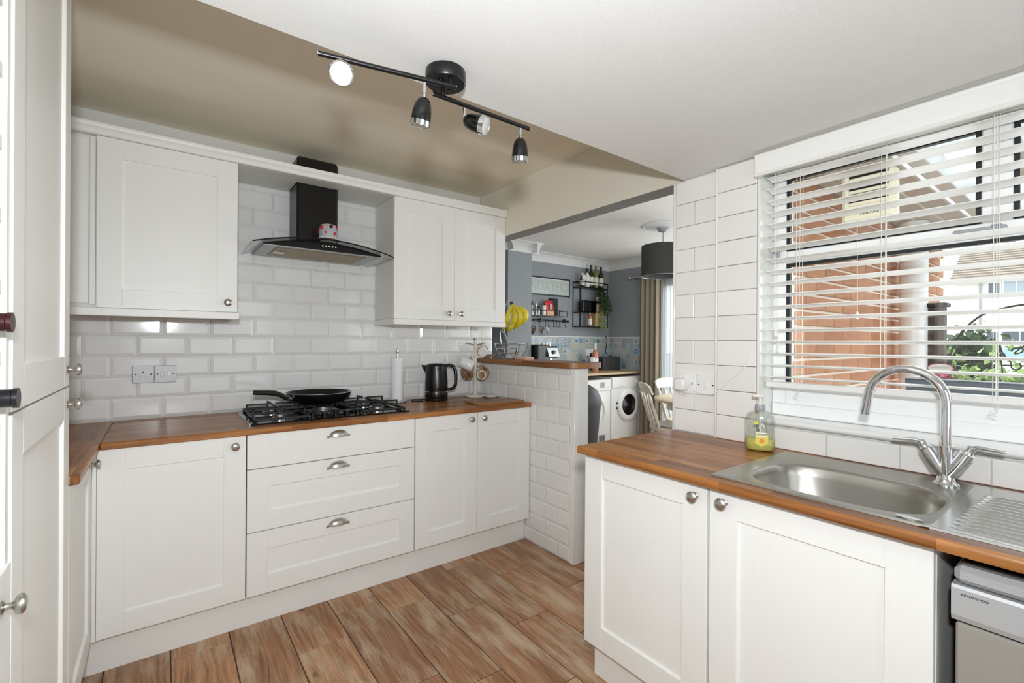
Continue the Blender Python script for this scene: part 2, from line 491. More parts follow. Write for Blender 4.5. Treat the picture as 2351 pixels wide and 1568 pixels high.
# ---- header above the opening, its grey soffit, raised ceiling
struct('wall_header', B(XH, 2.012, 1.19, 2.944, 2.026, 2.372), 'header_cream')
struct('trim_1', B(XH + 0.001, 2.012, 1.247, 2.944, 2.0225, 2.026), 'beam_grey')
struct('ceiling', B(-1.3, XH + 0.02, 1.14, 3.0, 2.37, 2.45), 'ceiling_cream')
# low ceiling of the rear extension; its edge ends in an up-stand hidden above it
low = MB().box(-1.3, 2.10, -1.75, 1.198, 2.011, 2.06)
low.box(-1.3, XH, 1.09, 1.198, 2.06, 2.38)
struct('ceiling_low', low, 'ceiling_white')
# ---- sink wall
WY1, WY0, WZ0, WZ1 = 0.865, -0.62, 0.982, 2.0     # window opening
sw = MB()
sw.box(1.8585, 2.10, 0.0 + WY1, 1.247, 0, 2.011)
sw.box(1.8435, 1.8590, 0.866, 1.0345, 0.86, 2.011)
sw.box(1.8435, 2.10, -1.75, WY1, 0, WZ0)
sw.box(1.8435, 2.10, -1.75, WY0, WZ0, 2.011)
wall_sink = struct('wall_sink', sw, 'wall_white')
obj('corner_trim', B(1.846, 1.870, 1.238, 1.2495, 0.86, 2.008, b=0.003), 'tile_flat', wall_sink)
obj('corner_trim', B(1.826, 1.858, 1.028, 1.0365, 0.86, 2.008, b=0.003), 'tile_flat', wall_sink)
obj('corner_trim', B(1.826, 1.86, 0.8555, 0.867, 0.985, 2.008, b=0.003), 'tile_flat', wall_sink)
p1 = lambda s, z: (1.850, s, z)
p2 = lambda s, z: (1.830, s, z)
p3 = lambda s, z: (1.835, s, z)
lay(wall_sink, p1, rad(-90), 1.037, 1.238, 0.897, 2.005, 0.893, 0.1012, (1.037, 1.1445), 0.2005, 'flat')
lay(wall_sink, p2, rad(-90), 0.868, 1.028, 0.897, 2.005, 0.893, 0.1012, (0.866, 0.866), 0.165, 'flat')
lay(wall_sink, p3, rad(-90), -0.9, 0.866, 0.897, 0.972, 0.897, 0.076, (0.632, 0.632), 0.2, 'flat')
obj('grout_bed', B(1.839, 1.8436, -0.9, 0.866, 0.88, 0.975), 'grout', wall_sink)
# window sill board
sl = MB()
prof = [(1.975, 0.984), (1.836, 0.980), (1.826, 0.986), (1.823, 0.993), (1.826, 1.000), (1.836, 1.004), (1.975, 1.006)]
sl.prism(prof, WY0 + 0.01, WY1 - 0.002, 'y')
obj('window_sill', sl, 'white_gloss', wall_sink, smooth=50)
# ---- back and left walls (behind and beside the camera)
struct('wall_left', B(-0.95, -0.86, -1.75, YW + 0.009, 0, 2.37), 'wall_white')
struct('wall_back', B(-0.95, 2.10, -1.85, -1.75, 0, 2.06), 'wall_white')
# ---- dining room shell
DY, DX = 4.31, 4.89
struct('wall_dining', B(1.6, 5.05, DY, DY + 0.12, 0, 2.42), 'wall_grey')
wf = MB()
wf.box(DX, DX + 0.14, 3.50, DY + 0.1, 0, 2.42)
wf.box(DX, DX + 0.14, 1.14, 1.30, 0, 2.42)
wf.box(DX, DX + 0.14, 1.30, 3.50, 2.06, 2.42)
struct('wall_garden', wf, 'wall_grey')
wall_brick = struct('wall_exterior', B(2.012, 5.035, 0.912, 1.14, 0, 2.42), 'wall_grey')
struct('ceiling_dining', B(2.012, 5.05, 1.0, 4.45, 2.372, 2.45), 'ceiling_white')
struct('wall_column', B(2.92, 3.242, 3.97, DY, 0, 2.372), 'wall_grey')
struct('wall_partition', B(1.9, 2.012, 2.944, DY, 0, 2.372), 'wall_grey')
def cove(a, b, wall):
    """plaster coving between two points along a wall; wall = inward normal"""
    n = 7; prof = []
    R = 0.095
    prof.append((0, 0)); prof.append((0, -R - 0.012)); prof.append((0.006, -R - 0.012)); prof.append((0.010, -R))
    for i in range(n + 1):
        t = i / n * math.pi / 2
        prof.append((0.010 + (R - 0.01) * (1 - math.cos(t)), -R + (R - 0.01) * math.sin(t)))
    prof.append((R + 0.006, -0.006)); prof.append((R + 0.006, 0))
    m = MB(); A = Vector(a); Bv = Vector(b); nv = Vector(wall)
    vs = [tuple(A + nv * p + Vector((0, 0, q))) for p, q in prof] + [tuple(Bv + nv * p + Vector((0, 0, q))) for p, q in prof]
    k = len(prof)
    m.add(vs, [(i, (i + 1) % k, k + (i + 1) % k, k + i) for i in range(k)] + [tuple(range(k))[::-1], tuple(range(k, 2 * k))])
    return m
zc = 2.3715
for i, (a, b, w) in enumerate((((3.242, DY, zc), (DX, DY, zc), (0, -1, 0)), ((DX, DY, zc), (DX, 1.14, zc), (-1, 0, 0)),
                               ((2.82, 3.97, zc), (3.342, 3.97, zc), (0, -1, 0)), ((3.242, 3.87, zc), (3.242, DY, zc), (1, 0, 0)), ((2.92, 3.87, zc), (2.92, DY, zc), (-1, 0, 0)), ((2.012, DY, zc), (2.92, DY, zc), (0, -1, 0)))):
    struct('trim_%d' % (i + 2), cove(a, b, w), 'coving_white', smooth=30)

# ================================================================== sink window
win = thing('window_1', 'white framed kitchen window with black seals behind the slatted blind', 'window', (1.98, 0.1, 1.0), kind='structure')
FX0, FX1 = 1.955, 2.02
fr = MB()
fr.box(FX0, FX1, 0.815, WY1, 1.006, WZ1, b=0.004)
fr.box(FX0, FX1, WY0, WY0 + 0.05, 1.006, WZ1, b=0.004)
fr.box(FX0, FX1, WY0 + 0.05, 0.815, 1.006, 1.118, b=0.004)
fr.box(FX0 - 0.012, FX1, WY0 + 0.002, 0.862, 1.0065, 1.055, b=0.004)
fr.box(FX0, FX1, WY0 + 0.05, 0.815, 1.938, WZ1, b=0.004)
fr.box(FX0, FX1, WY0 + 0.05, 0.815, 1.600, 1.650, b=0.004)
fr.box(FX0, FX1, 0.205, 0.272, 1.650, 1.938, b=0.004)
obj('frame', fr, 'upvc', win)
def sash(y0, y1, z0, z1, name):
    m = MB(); w = 0.020
    m.box(FX0 - 0.012, FX0 + 0.03, y0, y0 + w, z0, z1, b=0.003).box(FX0 - 0.012, FX0 + 0.03, y1 - w, y1, z0, z1, b=0.003)
    m.box(FX0 - 0.012, FX0 + 0.03, y0 + w, y1 - w, z0, z0 + w, b=0.003).box(FX0 - 0.012, FX0 + 0.03, y0 + w, y1 - w, z1 - w, z1, b=0.003)
    return obj(name, m, 'upvc', win)
def gasket(y0, y1, z0, z1, w=0.012):
    m = MB(); x0, x1 = FX0 + 0.002, FX0 + 0.022
    m.box(x0, x1, y0, y0 + w, z0, z1).box(x0, x1, y1 - w, y1, z0, z1).box(x0, x1, y0 + w, y1 - w, z0, z0 + w).box(x0, x1, y0 + w, y1 - w, z1 - w, z1)
    return obj('gasket', m, 'black_matte', win)
gasket(0.272, 0.815, 1.650, 1.938); gasket(WY0 + 0.05, 0.205, 1.650, 1.938); gasket(WY0 + 0.05, 0.815, 1.110, 1.600)
obj('pane', B(1.975, 1.981, 0.275, 0.812, 1.652, 1.936), 'pane_glass', win)
obj('pane', B(1.975, 1.981, WY0 + 0.05, 0.202, 1.652, 1.936), 'pane_glass', win)
obj('pane', B(1.975, 1.981, WY0 + 0.05, 0.812, 1.119, 1.597), 'pane_glass', win)
hd = MB().box(1.940, FX0, 0.225, 0.250, 1.615, 1.640, b=0.003).box(1.928, 1.941, 0.215, 0.330, 1.622, 1.634, b=0.003)
obj('window_handle', hd, 'grey_plastic', win)

# ================================================================== patio doors of the dining room
pd = thing('door_1', 'white framed glazed patio door behind the beige curtain', 'door', (4.93, 2.4, 0), kind='structure')
m = MB()
for y in (1.30, 2.37, 3.44):
    m.box(4.90, 4.96, y, y + 0.06, 0, 2.06, b=0.004)
m.box(4.90, 4.96, 1.36, 3.44, 0, 0.07, b=0.004).box(4.90, 4.96, 1.36, 3.44, 1.99, 2.06, b=0.004)
obj('frame', m, 'upvc', pd)
obj('pane', B(4.925, 4.931, 1.36, 2.37, 0.07, 1.99), 'pane_glass', pd)
obj('pane', B(4.925, 4.931, 2.43, 3.44, 0.07, 1.99), 'pane_glass', pd)

# ================================================================== fitted kitchen
def MX(loc, rotz=0.0): return Matrix.Translation(loc) @ Matrix.Rotation(rotz, 4, 'Z')
def knob_mb():
    return MB().lathe([(0.010, 0.0), (0.0105, 0.002), (0.006, 0.0045), (0.0052, 0.011), (0.0075, 0.0145), (0.0140, 0.0175),
                       (0.0168, 0.0215), (0.0165, 0.0255), (0.0125, 0.0290), (0.006, 0.0306), (0.0001, 0.0310)], axis='y', seg=20, M=Matrix.Scale(-1, 3, (0, 1, 0)) if False else None)
KNOB = MB(); _k = knob_mb(); KNOB.v = [(x, -y, z) for x, y, z in _k.v]; KNOB.f = [f[::-1] for f in _k.f]
KNOB_ME = KNOB.mesh('knob', 40); KNOB_ME.materials.append(MAT['nickel'])
def cup_mb():
    m = MB()
    def sh(off):
        def f(u, v):
            a = -1 + 2 * u; s = math.sqrt(max(0, 1 - abs(a) ** 2.2)); t = v * math.pi / 2
            return ((0.046 - off) * a, -(0.024 - off) * math.cos(t) * s, (0.030 - off) * math.sin(t) * s)
        return f
    m.grid(sh(0), 18, 8); m.grid(sh(0.0018), 18, 8)
    for sx in (-1, 1): m.lathe([(0.0065, 0.0), (0.0065, 0.0035), (0.004, 0.005), (0.0001, 0.0052)], (sx * 0.049, -0.0052, -0.001), 'y', 12)
    return m
CUP_ME = cup_mb().mesh('cup_handle', 45); CUP_ME.materials.append(MAT['nickel'])

def shaker(parent, name, w, h, M, knob=None, cup=None, fr=0.083, slab=False, th=0.020, label=None):
    """door or drawer front; local frame: x 0..w, front at y=0 facing -y, z 0..h"""
    m = MB()
    b = 0.0011
    m.box(0, fr, 0, th, 0, h, b=b); m.box(w - fr, w, 0, th, 0, h, b=b)
    if slab:
        m.box(fr, w - fr, 0, th, 0, h, b=b * 0.5)
    else:
        m.box(fr, w - fr, 0, th, 0, fr, b=b); m.box(fr, w - fr, 0, th, h - fr, h, b=b)
    m.xf(M)
    d = obj(name, m, 'cabinet_paint', parent, label=label, smooth=None)
    if not slab:
        obj('panel', MB().box(fr - 0.001, w - fr + 0.001, 0.0085, 0.014, fr - 0.001, h - fr + 0.001).xf(M), 'cabinet_paint', d, smooth=None)
    rz = M.to_euler().z
    if knob:
        inst('knob', KNOB_ME, M @ Vector((knob[0], 0, knob[1])), d, (0, 0, rz))
    if cup:
        inst('cup_handle', CUP_ME, M @ Vector((cup[0], 0, cup[1])), d, (0, 0, rz))
    return d
G = 0.0018
YD = 2.332
# corner base unit
t = thing('base_cabinet', 'white base cabinet in the corner with one wide door left of the drawers', 'cabinet', (0.05, YD, 0))
obj('carcass', B(-0.195, 0.293, YD + 0.0215, 2.925, 0.15, 0.868), 'carcass_white', t)
shaker(t, 'door', 0.295 - G + 0.198, 0.717, MX((-0.198, YD, 0.152)), knob=(0.449, 0.677))
# drawer unit
t = thing('drawer_cabinet', 'white three drawer base cabinet with cup handles under the gas hob', 'cabinet', (0.695, YD, 0))
obj('carcass', B(0.2965, 1.0935, YD + 0.0215, 2.925, 0.15, 0.868), 'carcass_dark', t)
for z0, z1, sl in ((0.717, 0.869, True), (0.436, 0.713, False), (0.152, 0.432, False)):
    shaker(t, 'drawer', 0.798 - 2 * G, z1 - z0, MX((0.296 + G, YD, z0)), cup=(0.392, (z1 - z0) * 0.5 + 0.03 if sl else (z1 - z0) - 0.042), slab=sl)
# double unit
t = thing('base_cabinet', 'white base cabinet with two narrow doors against the tiled half wall', 'cabinet', (1.5, YD, 0))
obj('carcass', B(1.0965, 1.896, YD + 0.0215, 2.925, 0.15, 0.868), 'carcass_white', t)
shaker(t, 'door', 0.4 - 2 * G, 0.717, MX((1.097 + G, YD, 0.152)), knob=(0.352, 0.681))
shaker(t, 'door', 0.399 - 2 * G, 0.717, MX((1.498 + G, YD, 0.152)), knob=(0.038, 0.681))
obj('plinth', B(-0.262, 1.896, 2.388, 2.404, 0.0005, 0.1485), 'cabinet_paint_rail', label='white plinth board running along the floor under the hob cabinets', cat='plinth')
# left return unit
RX = rad(90)
XL = -0.212
t = thing('base_cabinet', 'white base cabinet under the left worktop return beside the tall unit', 'cabinet', (XL, 2.07, 0))
obj('carcass', B(-0.83, XL - 0.0215, 1.808, 2.330, 0.15, 0.868), 'carcass_white', t)
shaker(t, 'door', 0.518, 0.717, MX((XL, 1.810, 0.152), RX), knob=(0.470, 0.677))
obj('plinth', B(-0.284, -0.268, 1.18, 2.386, 0.0005, 0.1485), 'cabinet_paint_rail', label='white plinth board along the floor under the left cabinets', cat='plinth')
# tall unit
t = thing('tall_cabinet', 'tall white larder cabinet with upper and lower panelled doors at left edge', 'cabinet', (XL, 1.49, 0))
obj('carcass', B(-0.84, XL - 0.0235, 1.183, 1.803, 0.15, 2.345), 'carcass_white', t)
shaker(t, 'upper_door', 0.620, 2.343 - 1.157, MX((XL, 1.182, 1.157), RX), knob=(0.588, 0.046))
shaker(t, 'lower_door', 0.620, 1.152 - 0.152, MX((XL, 1.182, 0.152), RX), knob=(0.592, 1.152 - 0.152 - 0.046))
# wine rack unit, only its far edge shows
t = thing('wine_rack_cabinet', 'white wine rack cabinet with shelves and a lower door, cut by the left edge', 'cabinet', (XL, 0.98, 0))
m = MB().box(-0.84, XL - 0.004, 1.160, 1.181, 0.15, 2.0).box(-0.84, XL - 0.004, 0.78, 0.80, 0.15, 2.0).box(-0.84, -0.80, 0.80, 1.16, 0.15, 2.0)
m.box(-0.80, XL - 0.024, 0.80, 1.16, 0.15, 0.905).box(-0.80, XL - 0.004, 0.80, 1.16, 1.98, 2.0)
obj('carcass', m, 'carcass_white', t)
for i in range(8):
    z = 1.005 + i * 0.1225
    mm = MB().box(-0.79, -0.225, 0.801, 1.159, z, z + 0.012)
    mm.box(-0.245, -0.221, 0.801, 1.159, z - 0.014, z + 0.020, b=0.006)
    obj('shelf', mm, 'carcass_white', t)
shaker(t, 'lower_door', 0.378, 0.745, MX((XL, 0.801, 0.152), RX), knob=(0.318, 0.690))
def wine_bottle(name, loc, axis, cols, label, cat='bottle', r=0.037, L=0.30, group=None, neck=0.0145):
    """cols: body material, foil material; axis 'x' lies with neck to +x, 'z' stands"""
    e = thing(name, label, cat, loc, group=group)
    body = [(0.0001, 0), (r * 0.9, 0.0), (r, 0.006), (r, L * 0.58), (r * 0.93, L * 0.64), (r * 0.55, L * 0.73), (neck, L * 0.79)]
    fo = [(neck, L * 0.79), (neck * 1.05, L * 0.80), (neck * 1.05, L * 0.975), (neck * 1.15, L * 0.98), (neck * 1.15, L), (0.0001, L)]
    lab = [(r + 0.0006, L * 0.14), (r + 0.0006, L * 0.48)]
    obj('glass_body', MB().lathe(body, axis=axis, seg=18), cols[0], e, world=False)
    obj('foil', MB().lathe(fo, axis=axis, seg=16), cols[1], e, world=False)
    if len(cols) > 2: obj('paper_label', MB().lathe(lab, axis=axis, seg=18, cap=False), cols[2], e, world=False)
    return e
plain('foil_burgundy', srgb(60, 22, 26), 0.35, 0.3)
plain('foil_black', srgb(22, 22, 26), 0.3)
plain('foil_white', srgb(238, 238, 240), 0.3)
plain('bottle_green', srgb(38, 46, 20), 0.08)
plain('bottle_dark', srgb(30, 22, 16), 0.08)
plain('bottle_lime', srgb(120, 130, 62), 0.1)
plain('bottle_pink', srgb(186, 124, 98), 0.12)
plain('label_white', srgb(232, 230, 220), 0.7)
wine_bottle('wine_bottle', (-0.497, 1.1, 1.3135), 'x', ('bottle_green', 'foil_burgundy'), 'wine bottle with burgundy foil neck poking out of the rack')
wine_bottle('wine_bottle', (-0.490, 1.1, 1.1895), 'x', ('bottle_green', 'foil_black'), 'wine bottle with black foil neck poking out lower in the rack')
# ---- wall cabinets
YC = 2.616
t = thing('wall_cabinet', 'white wall cabinet with a single panelled door left of the cooker hood', 'cabinet', (0.03, 2.78, 1.39))
obj('carcass', B(-0.84, 0.2885, YC + 0.0215, 2.925, 1.424, 2.148), 'carcass_white', t)
shaker(t, 'door', 0.514, 0.724, MX((-0.227, YC, 1.424)), knob=(0.474, 0.045))
obj('filler_post', B(-0.249, -0.231, YC + 0.006, YC + 0.0215, 1.436, 2.14, b=0.001), 'cabinet_paint', t)
obj('side_panel', B(-0.84, -0.253, YC + 0.014, YC + 0.021, 1.440, 2.135, b=0.001), 'cabinet_paint', t)
pl = MB().box(-0.84, 0.2955, YC - 0.012, YC + 0.008, 1.388, 1.4225, b=0.003).box(0.2765, 0.2955, YC + 0.008, 2.925, 1.388, 1.4225, b=0.003)
obj('light_pelmet', pl, 'cabinet_paint_rail', t)
obj('loose_wire', MB().tube([(0.150, 2.70, 1.4235), (0.152, 2.70, 1.405), (0.160, 2.70, 1.395), (0.168, 2.70, 1.380), (0.160, 2.70, 1.372)], 0.0022, 6), 'grey_plastic', t)
t = thing('wall_cabinet', 'white wall cabinet with two panelled doors right of the cooker hood', 'cabinet', (1.5, 2.78, 1.39))
obj('carcass', B(1.0905, 1.900, YC + 0.0215, 2.925, 1.424, 2.148), 'carcass_white', t)
shaker(t, 'door', 0.4065, 0.724, MX((1.0895, YC, 1.424)), knob=(0.363, 0.043))
shaker(t, 'door', 0.4025, 0.724, MX((1.4985, YC, 1.424)), knob=(0.043, 0.043))
pl = MB().box(1.086, 1.900, YC - 0.012, YC + 0.008, 1.388, 1.4225, b=0.003).box(1.086, 1.105, YC + 0.008, 2.925, 1.388, 1.4225, b=0.003)
obj('light_pelmet', pl, 'cabinet_paint_rail', t)
# cornice and the bridging shelf over the hood
t = thing('cornice', 'cream cornice board bridging over the hood along the wall cabinet tops', 'cornice', (0.6, 2.6, 2.15))
prof = [(2.640, 2.1495), (2.606, 2.1495), (2.602, 2.153), (2.602, 2.164), (2.598, 2.170), (2.590, 2.178), (2.588, 2.184), (2.588, 2.194), (2.640, 2.194)]
cm = MB(); cm.prism([(y, z) for y, z in prof], -0.84, 1.899, 'x')
obj('moulding', cm, 'cabinet_paint_rail', t, smooth=None)
bm_ = MB().box(0.2905, 0.576, 2.641, 2.925, 2.150, 2.168).box(0.799, 1.0885, 2.641, 2.925, 2.150, 2.168).box(0.576, 0.799, 2.641, 2.726, 2.150, 2.168)
obj('bridging_shelf', bm_, 'carcass_white', t)
# ---- worktops
def worktop(name, boxes, mat, label):
    m = MB()
    for b in boxes: m.box(*b, 0.8705, 0.897, b=0.004)
    return obj(name, m, mat, label=label, cat='worktop', smooth=None)
worktop('worktop', [(-0.1885, 1.9005, 2.318, 2.928)], 'worktop_x', 'oiled oak block worktop along the hob wall')
worktop('worktop', [(-0.84, -0.1895, 1.806, 2.928)], 'worktop_y', 'short oak worktop return at the left behind the tall unit')
SK = (1.322, 1.672, 0.262, 0.700)
sm = MB()
x0, x1, y0, y1 = 1.254, 1.838, -0.95, 1.254
for b in ((x0, SK[0], y0, y1), (SK[1], x1, y0, y1), (SK[0], SK[1], y0, SK[2]), (SK[0], SK[1], SK[3], y1)):
    sm.box(*b, 0.8705, 0.897)
wt = obj('worktop', sm, 'worktop_y', label='oiled oak block worktop carrying the stainless sink', cat='worktop', smooth=None)
obj('edge_moulding', MB().prism([(1.2545, 0.8705), (1.2505, 0.874), (1.2495, 0.880), (1.2495, 0.888), (1.2510, 0.8935), (1.2545, 0.897)], -0.95, 1.254, 'y'), 'worktop_y', wt, smooth=60)
# ---- sink run cabinets
XS = 1.294
LX = rad(-90)
t = thing('base_cabinet', 'white end base cabinet with one panelled door under the sink worktop end', 'cabinet', (XS, 1.0, 0))
obj('carcass', B(XS + 0.0215, 1.832, 0.752, 1.250, 0.15, 0.868), 'carcass_white', t)
obj('end_panel', B(XS, 1.832, 1.2505, 1.2525, 0.15, 0.868), 'cabinet_paint', t)
shaker(t, 'door', 0.498 - G, 0.717, MX((XS, 1.2515, 0.152), LX), knob=(0.459, 0.672))
t = thing('base_cabinet', 'white base cabinet with one wide panelled door below the sink bowl', 'cabinet', (XS, 0.5, 0))
ck = MB().box(XS + 0.0215, 1.832, 0.246, 0.264, 0.15, 0.868).box(XS + 0.0215, 1.832, 0.732, 0.750, 0.15, 0.868).box(XS + 0.0215, 1.832, 0.264, 0.732, 0.15, 0.168).box(1.814, 1.832, 0.264, 0.732, 0.168, 0.868)
obj('carcass', ck, 'carcass_white', t)
shaker(t, 'door', 0.500, 0.717, MX((XS, 0.7475, 0.152), LX), knob=(0.045, 0.676))
obj('plinth', B(1.350, 1.366, 0.246, 1.250, 0.0005, 0.1485), 'cabinet_paint_rail', label='white plinth board along the floor under the sink cabinets', cat='plinth')
# ---- dishwasher
t = thing('dishwasher', 'silver grey freestanding dishwasher beside the sink cabinet', 'dishwasher', (1.3, -0.08, 0))
obj('body', B(1.335, 1.83, -0.37, 0.212, 0.03, 0.838, b=0.004), 'black_satin', t)
obj('top', B(1.300, 1.83, -0.372, 0.218, 0.800, 0.836, b=0.010), 'dish_silver', t, smooth=None)
cp = MB()
prof = [(1.345, 0.796), (1.302, 0.796), (1.2985, 0.790), (1.2985, 0.735), (1.303, 0.724), (1.345, 0.718)]
cp.prism(prof, -0.374, 0.221, 'y')
cpo = obj('control_panel', cp, 'dish_silver', t, smooth=None)
obj('door', B(1.309, 1.345, -0.372, 0.216, 0.12, 0.7165, b=0.004), 'dish_door', t, smooth=None)
obj('plinth', B(1.36, 1.38, -0.37, 0.212, 0.0, 0.10), 'black_satin', t)
def text_mesh(txt, size, ext=0.0004, bold=False):
    cu = bpy.data.curves.new('lettering', 'FONT'); cu.body = txt; cu.size = size; cu.extrude = ext; cu.align_x = 'CENTER'; cu.align_y = 'CENTER'
    o = bpy.data.objects.new('lettering', cu); COL.objects.link(o)
    dg = bpy.context.evaluated_depsgraph_get()
    me = bpy.data.meshes.new_from_object(o.evaluated_get(dg))
    bpy.data.objects.remove(o); me.name = 'lettering'
    return me
def lettering(txt, size, loc, rot, mat, parent, stretch=1.0, name='lettering'):
    me = text_mesh(txt, size); me.materials.clear(); me.materials.append(MAT[mat])
    return inst(name, me, loc, parent, rot, (stretch, 1, 1))
# text upright facing -x: rotate so that text x -> -y, text y -> z
FACE_NX = (rad(90), 0, rad(-90)); FACE_NY = (rad(90), 0, 0)
lettering('KENWOOD', 0.0066, (1.2981, 0.1865, 0.7795), FACE_NX, 'black_satin', cpo, 1.15)

# corner post closing the angle between the two runs
obj('corner_post', B(-0.2115, -0.199, 2.331, 2.36, 0.15, 0.868), 'cabinet_paint', label='narrow white corner post between the left and hob cabinets', cat='post')

# ================================================================== cooker hood
t = thing('cooker_hood', 'black chimney cooker hood with a curved glass canopy above the hob', 'cooker hood', (0.6865, 2.74, 1.757))
d = MB().box(0.5785, 0.7970, 2.728, 2.925, 1.806, 2.30, b=0.012)
obj('chimney', d, 'black_satin', t, smooth=None)
hx0, hx1 = 0.336, 1.037
def arch(x): # underside of the glass
    a = (x - 0.6865) / 0.3505
    return 1.757 + 0.052 * (1 - a * a)
gl = MB()
N = 28
for y0, y1 in ((2.50, 2.926),):
    vs = []
    for i in range(N + 1):
        x = hx0 + (hx1 - hx0) * i / N; z = arch(x)
        vs += [(x, y0, z), (x, y1, z), (x, y1, z + 0.006), (x, y0, z + 0.006)]
    fs = [(4 * i + k, 4 * i + (k + 1) % 4, 4 * i + 4 + (k + 1) % 4, 4 * i + 4 + k) for i in range(N) for k in range(4)] + [(0, 1, 2, 3), (4 * N + 3, 4 * N + 2, 4 * N + 1, 4 * N)]
    gl.add(vs, fs)
ca = obj('glass_canopy', gl, 'hood_glass', t, smooth=30)
# the dark printed band along the front edge of the glass
bd = MB(); vs = []
for i in range(N + 1):
    x = hx0 + (hx1 - hx0) * i / N; z = arch(x)
    vs += [(x, 2.4975, z - 0.0004), (x, 2.4985, z - 0.0004), (x, 2.4985, z + 0.0066), (x, 2.4975, z + 0.0066)]
bd.add(vs, [(4 * i + k, 4 * i + (k + 1) % 4, 4 * i + 4 + (k + 1) % 4, 4 * i + 4 + k) for i in range(N) for k in range(4)])
obj('edge_band', bd, 'black_gloss', ca, smooth=30)
bx0, bx1 = 0.388, 0.985
poly = [(bx0, 1.763)] + [(bx1, 1.763)] + [(bx1 - (bx1 - bx0) * i / 20, max(1.765, arch(bx1 - (bx1 - bx0) * i / 20) - 0.0015)) for i in range(21)]
body = MB(); body.prism(poly, 2.553, 2.925, 'y')
bo = obj('body', body, 'black_gloss', t, smooth=None)
obj('base_panel', B(bx0 + 0.004, bx1 - 0.004, 2.557, 2.92, 1.7605, 1.7632), 'silver_grey', t)
plain('filter_bronze', srgb(150, 132, 104), 0.45, 0.6, 0.2, 400)
fl = obj('grease_filter', B(0.455, 0.918, 2.60, 2.86, 1.7570, 1.7604, b=0.001), 'filter_bronze', t)
obj('filter_latch', B(0.462, 0.52, 2.70, 2.76, 1.7545, 1.757, b=0.001), 'steel', fl)
for i in range(5):
    obj('button', MB().lathe([(0.004, 0), (0.0035, 0.0015), (0.0001, 0.0016)], (0.668 + i * 0.0165, 2.5515, 1.787), 'y', 10), 'white_plastic', bo)
# cake-shaped timer standing on the canopy
plain('icing_grey', srgb(176, 174, 180), 0.35, grain=0.05)
plain('cherry_red', srgb(190, 30, 40), 0.25)
plain('dark_red', srgb(110, 24, 26), 0.4)
zt = arch(0.715) + 0.0062
t = thing('cake_timer', 'small grey cake-shaped ornament with red cherries standing on the hood canopy', 'ornament', (0.715, 2.625, zt)); t.scale = (1, 1, 1.22)
obj('foot', MB().lathe([(0.040, 0.0), (0.044, 0.003), (0.042, 0.010), (0.0001, 0.010)], seg=24), 'white_gloss', t, world=False)
obj('red_band', MB().lathe([(0.039, 0.010), (0.038, 0.018), (0.0001, 0.018)], seg=24), 'dark_red', t, world=False)
obj('plate', MB().lathe([(0.030, 0.018), (0.050, 0.020), (0.052, 0.023), (0.046, 0.026), (0.0001, 0.026)], seg=28), 'white_gloss', t, world=False)
ic = obj('cake', MB().lathe([(0.046, 0.026), (0.0475, 0.045), (0.0445, 0.070), (0.038, 0.082), (0.025, 0.086), (0.0001, 0.087)], seg=28), 'icing_grey', t, world=False)
for a, zz, rr in ((-150, 0.066, 0.009), (-120, 0.044, 0.005), (-62, 0.042, 0.0075), (-80, 0.075, 0.006), (160, 0.05, 0.008), (-35, 0.07, 0.006)):
    obj('cherry', MB().sphere((0.046 * math.cos(rad(a)), 0.046 * math.sin(rad(a)), zz), rr, 10, 6), 'cherry_red', t, world=False)
obj('badge', B(-0.006, 0.010, -0.0475, -0.045, 0.064, 0.078, b=0.001), 'black_gloss', t, world=False)

# ================================================================== gas hob
ZT = 0.897
t = thing('gas_hob', 'black glass five burner gas hob set on the oak worktop', 'hob', (0.71, 2.655, ZT))
obj('glass_base', B(0.320, 1.100, 2.410, 2.900, ZT + 0.0003, ZT + 0.0075, b=0.002), 'hob_glass', t)
obj('side_trim', B(0.3165, 0.3198, 2.410, 2.900, ZT + 0.0003, ZT + 0.008), 'steel', t)
def grate(x0, x1, y0, y1, centres):
    m = MB(); w = 0.010; z0, z1 = ZT + 0.0085, ZT + 0.024
    for y in (y0, y1 - w): m.box(x0, x1, y, y + w, z0 + 0.004, z1, b=0.002)
    for x in (x0, x1 - w): m.box(x, x + w, y0 + w, y1 - w, z0 + 0.004, z1, b=0.002)
    if len(centres) > 1:
        ym = (y0 + y1) / 2
        m.box(x0 + w, x1 - w, ym - w / 2, ym + w / 2, z0 + 0.004, z1, b=0.002)
    for x in (x0, x1 - w):
        for y in (y0, y1 - w): m.box(x + 0.001, x + w - 0.001, y + 0.001, y + w - 0.001, ZT + 0.0076, z0 + 0.004)
    zt = ZT + 0.056
    for cx, cy, yl, yh in centres:
        for ax, ay, ex, ey in ((x0 + w / 2, cy, cx - 0.022, cy), (x1 - w / 2, cy, cx + 0.022, cy), (cx, yl, cx, cy - 0.022), (cx, yh, cx, cy + 0.022)):
            m.box(ax - 0.004, ax + 0.004, ay - 0.004, ay + 0.004, z1 - 0.004, zt, b=0.0015)
            m.box(min(ax, ex) - 0.004, max(ax, ex) + 0.004, min(ay, ey) - 0.004, max(ay, ey) + 0.004, zt - 0.009, zt, b=0.0015)
    return m
ga, gb = 2.435, 2.885
ym = (ga + gb) / 2
left = grate(0.345, 0.587, ga, gb, ((0.466, 2.548, ga + 0.005, ym), (0.466, 2.772, ym, gb - 0.005)))
mid = grate(0.597, 0.835, 2.535, gb, ((0.716, 2.71, 2.54, gb - 0.005),))
right = grate(0.845, 1.086, ga, gb, ((0.9655, 2.548, ga + 0.005, ym), (0.9655, 2.772, ym, gb - 0.005)))
for g in (left, mid, right): obj('pan_support', g, 'cast_iron', t, smooth=None)
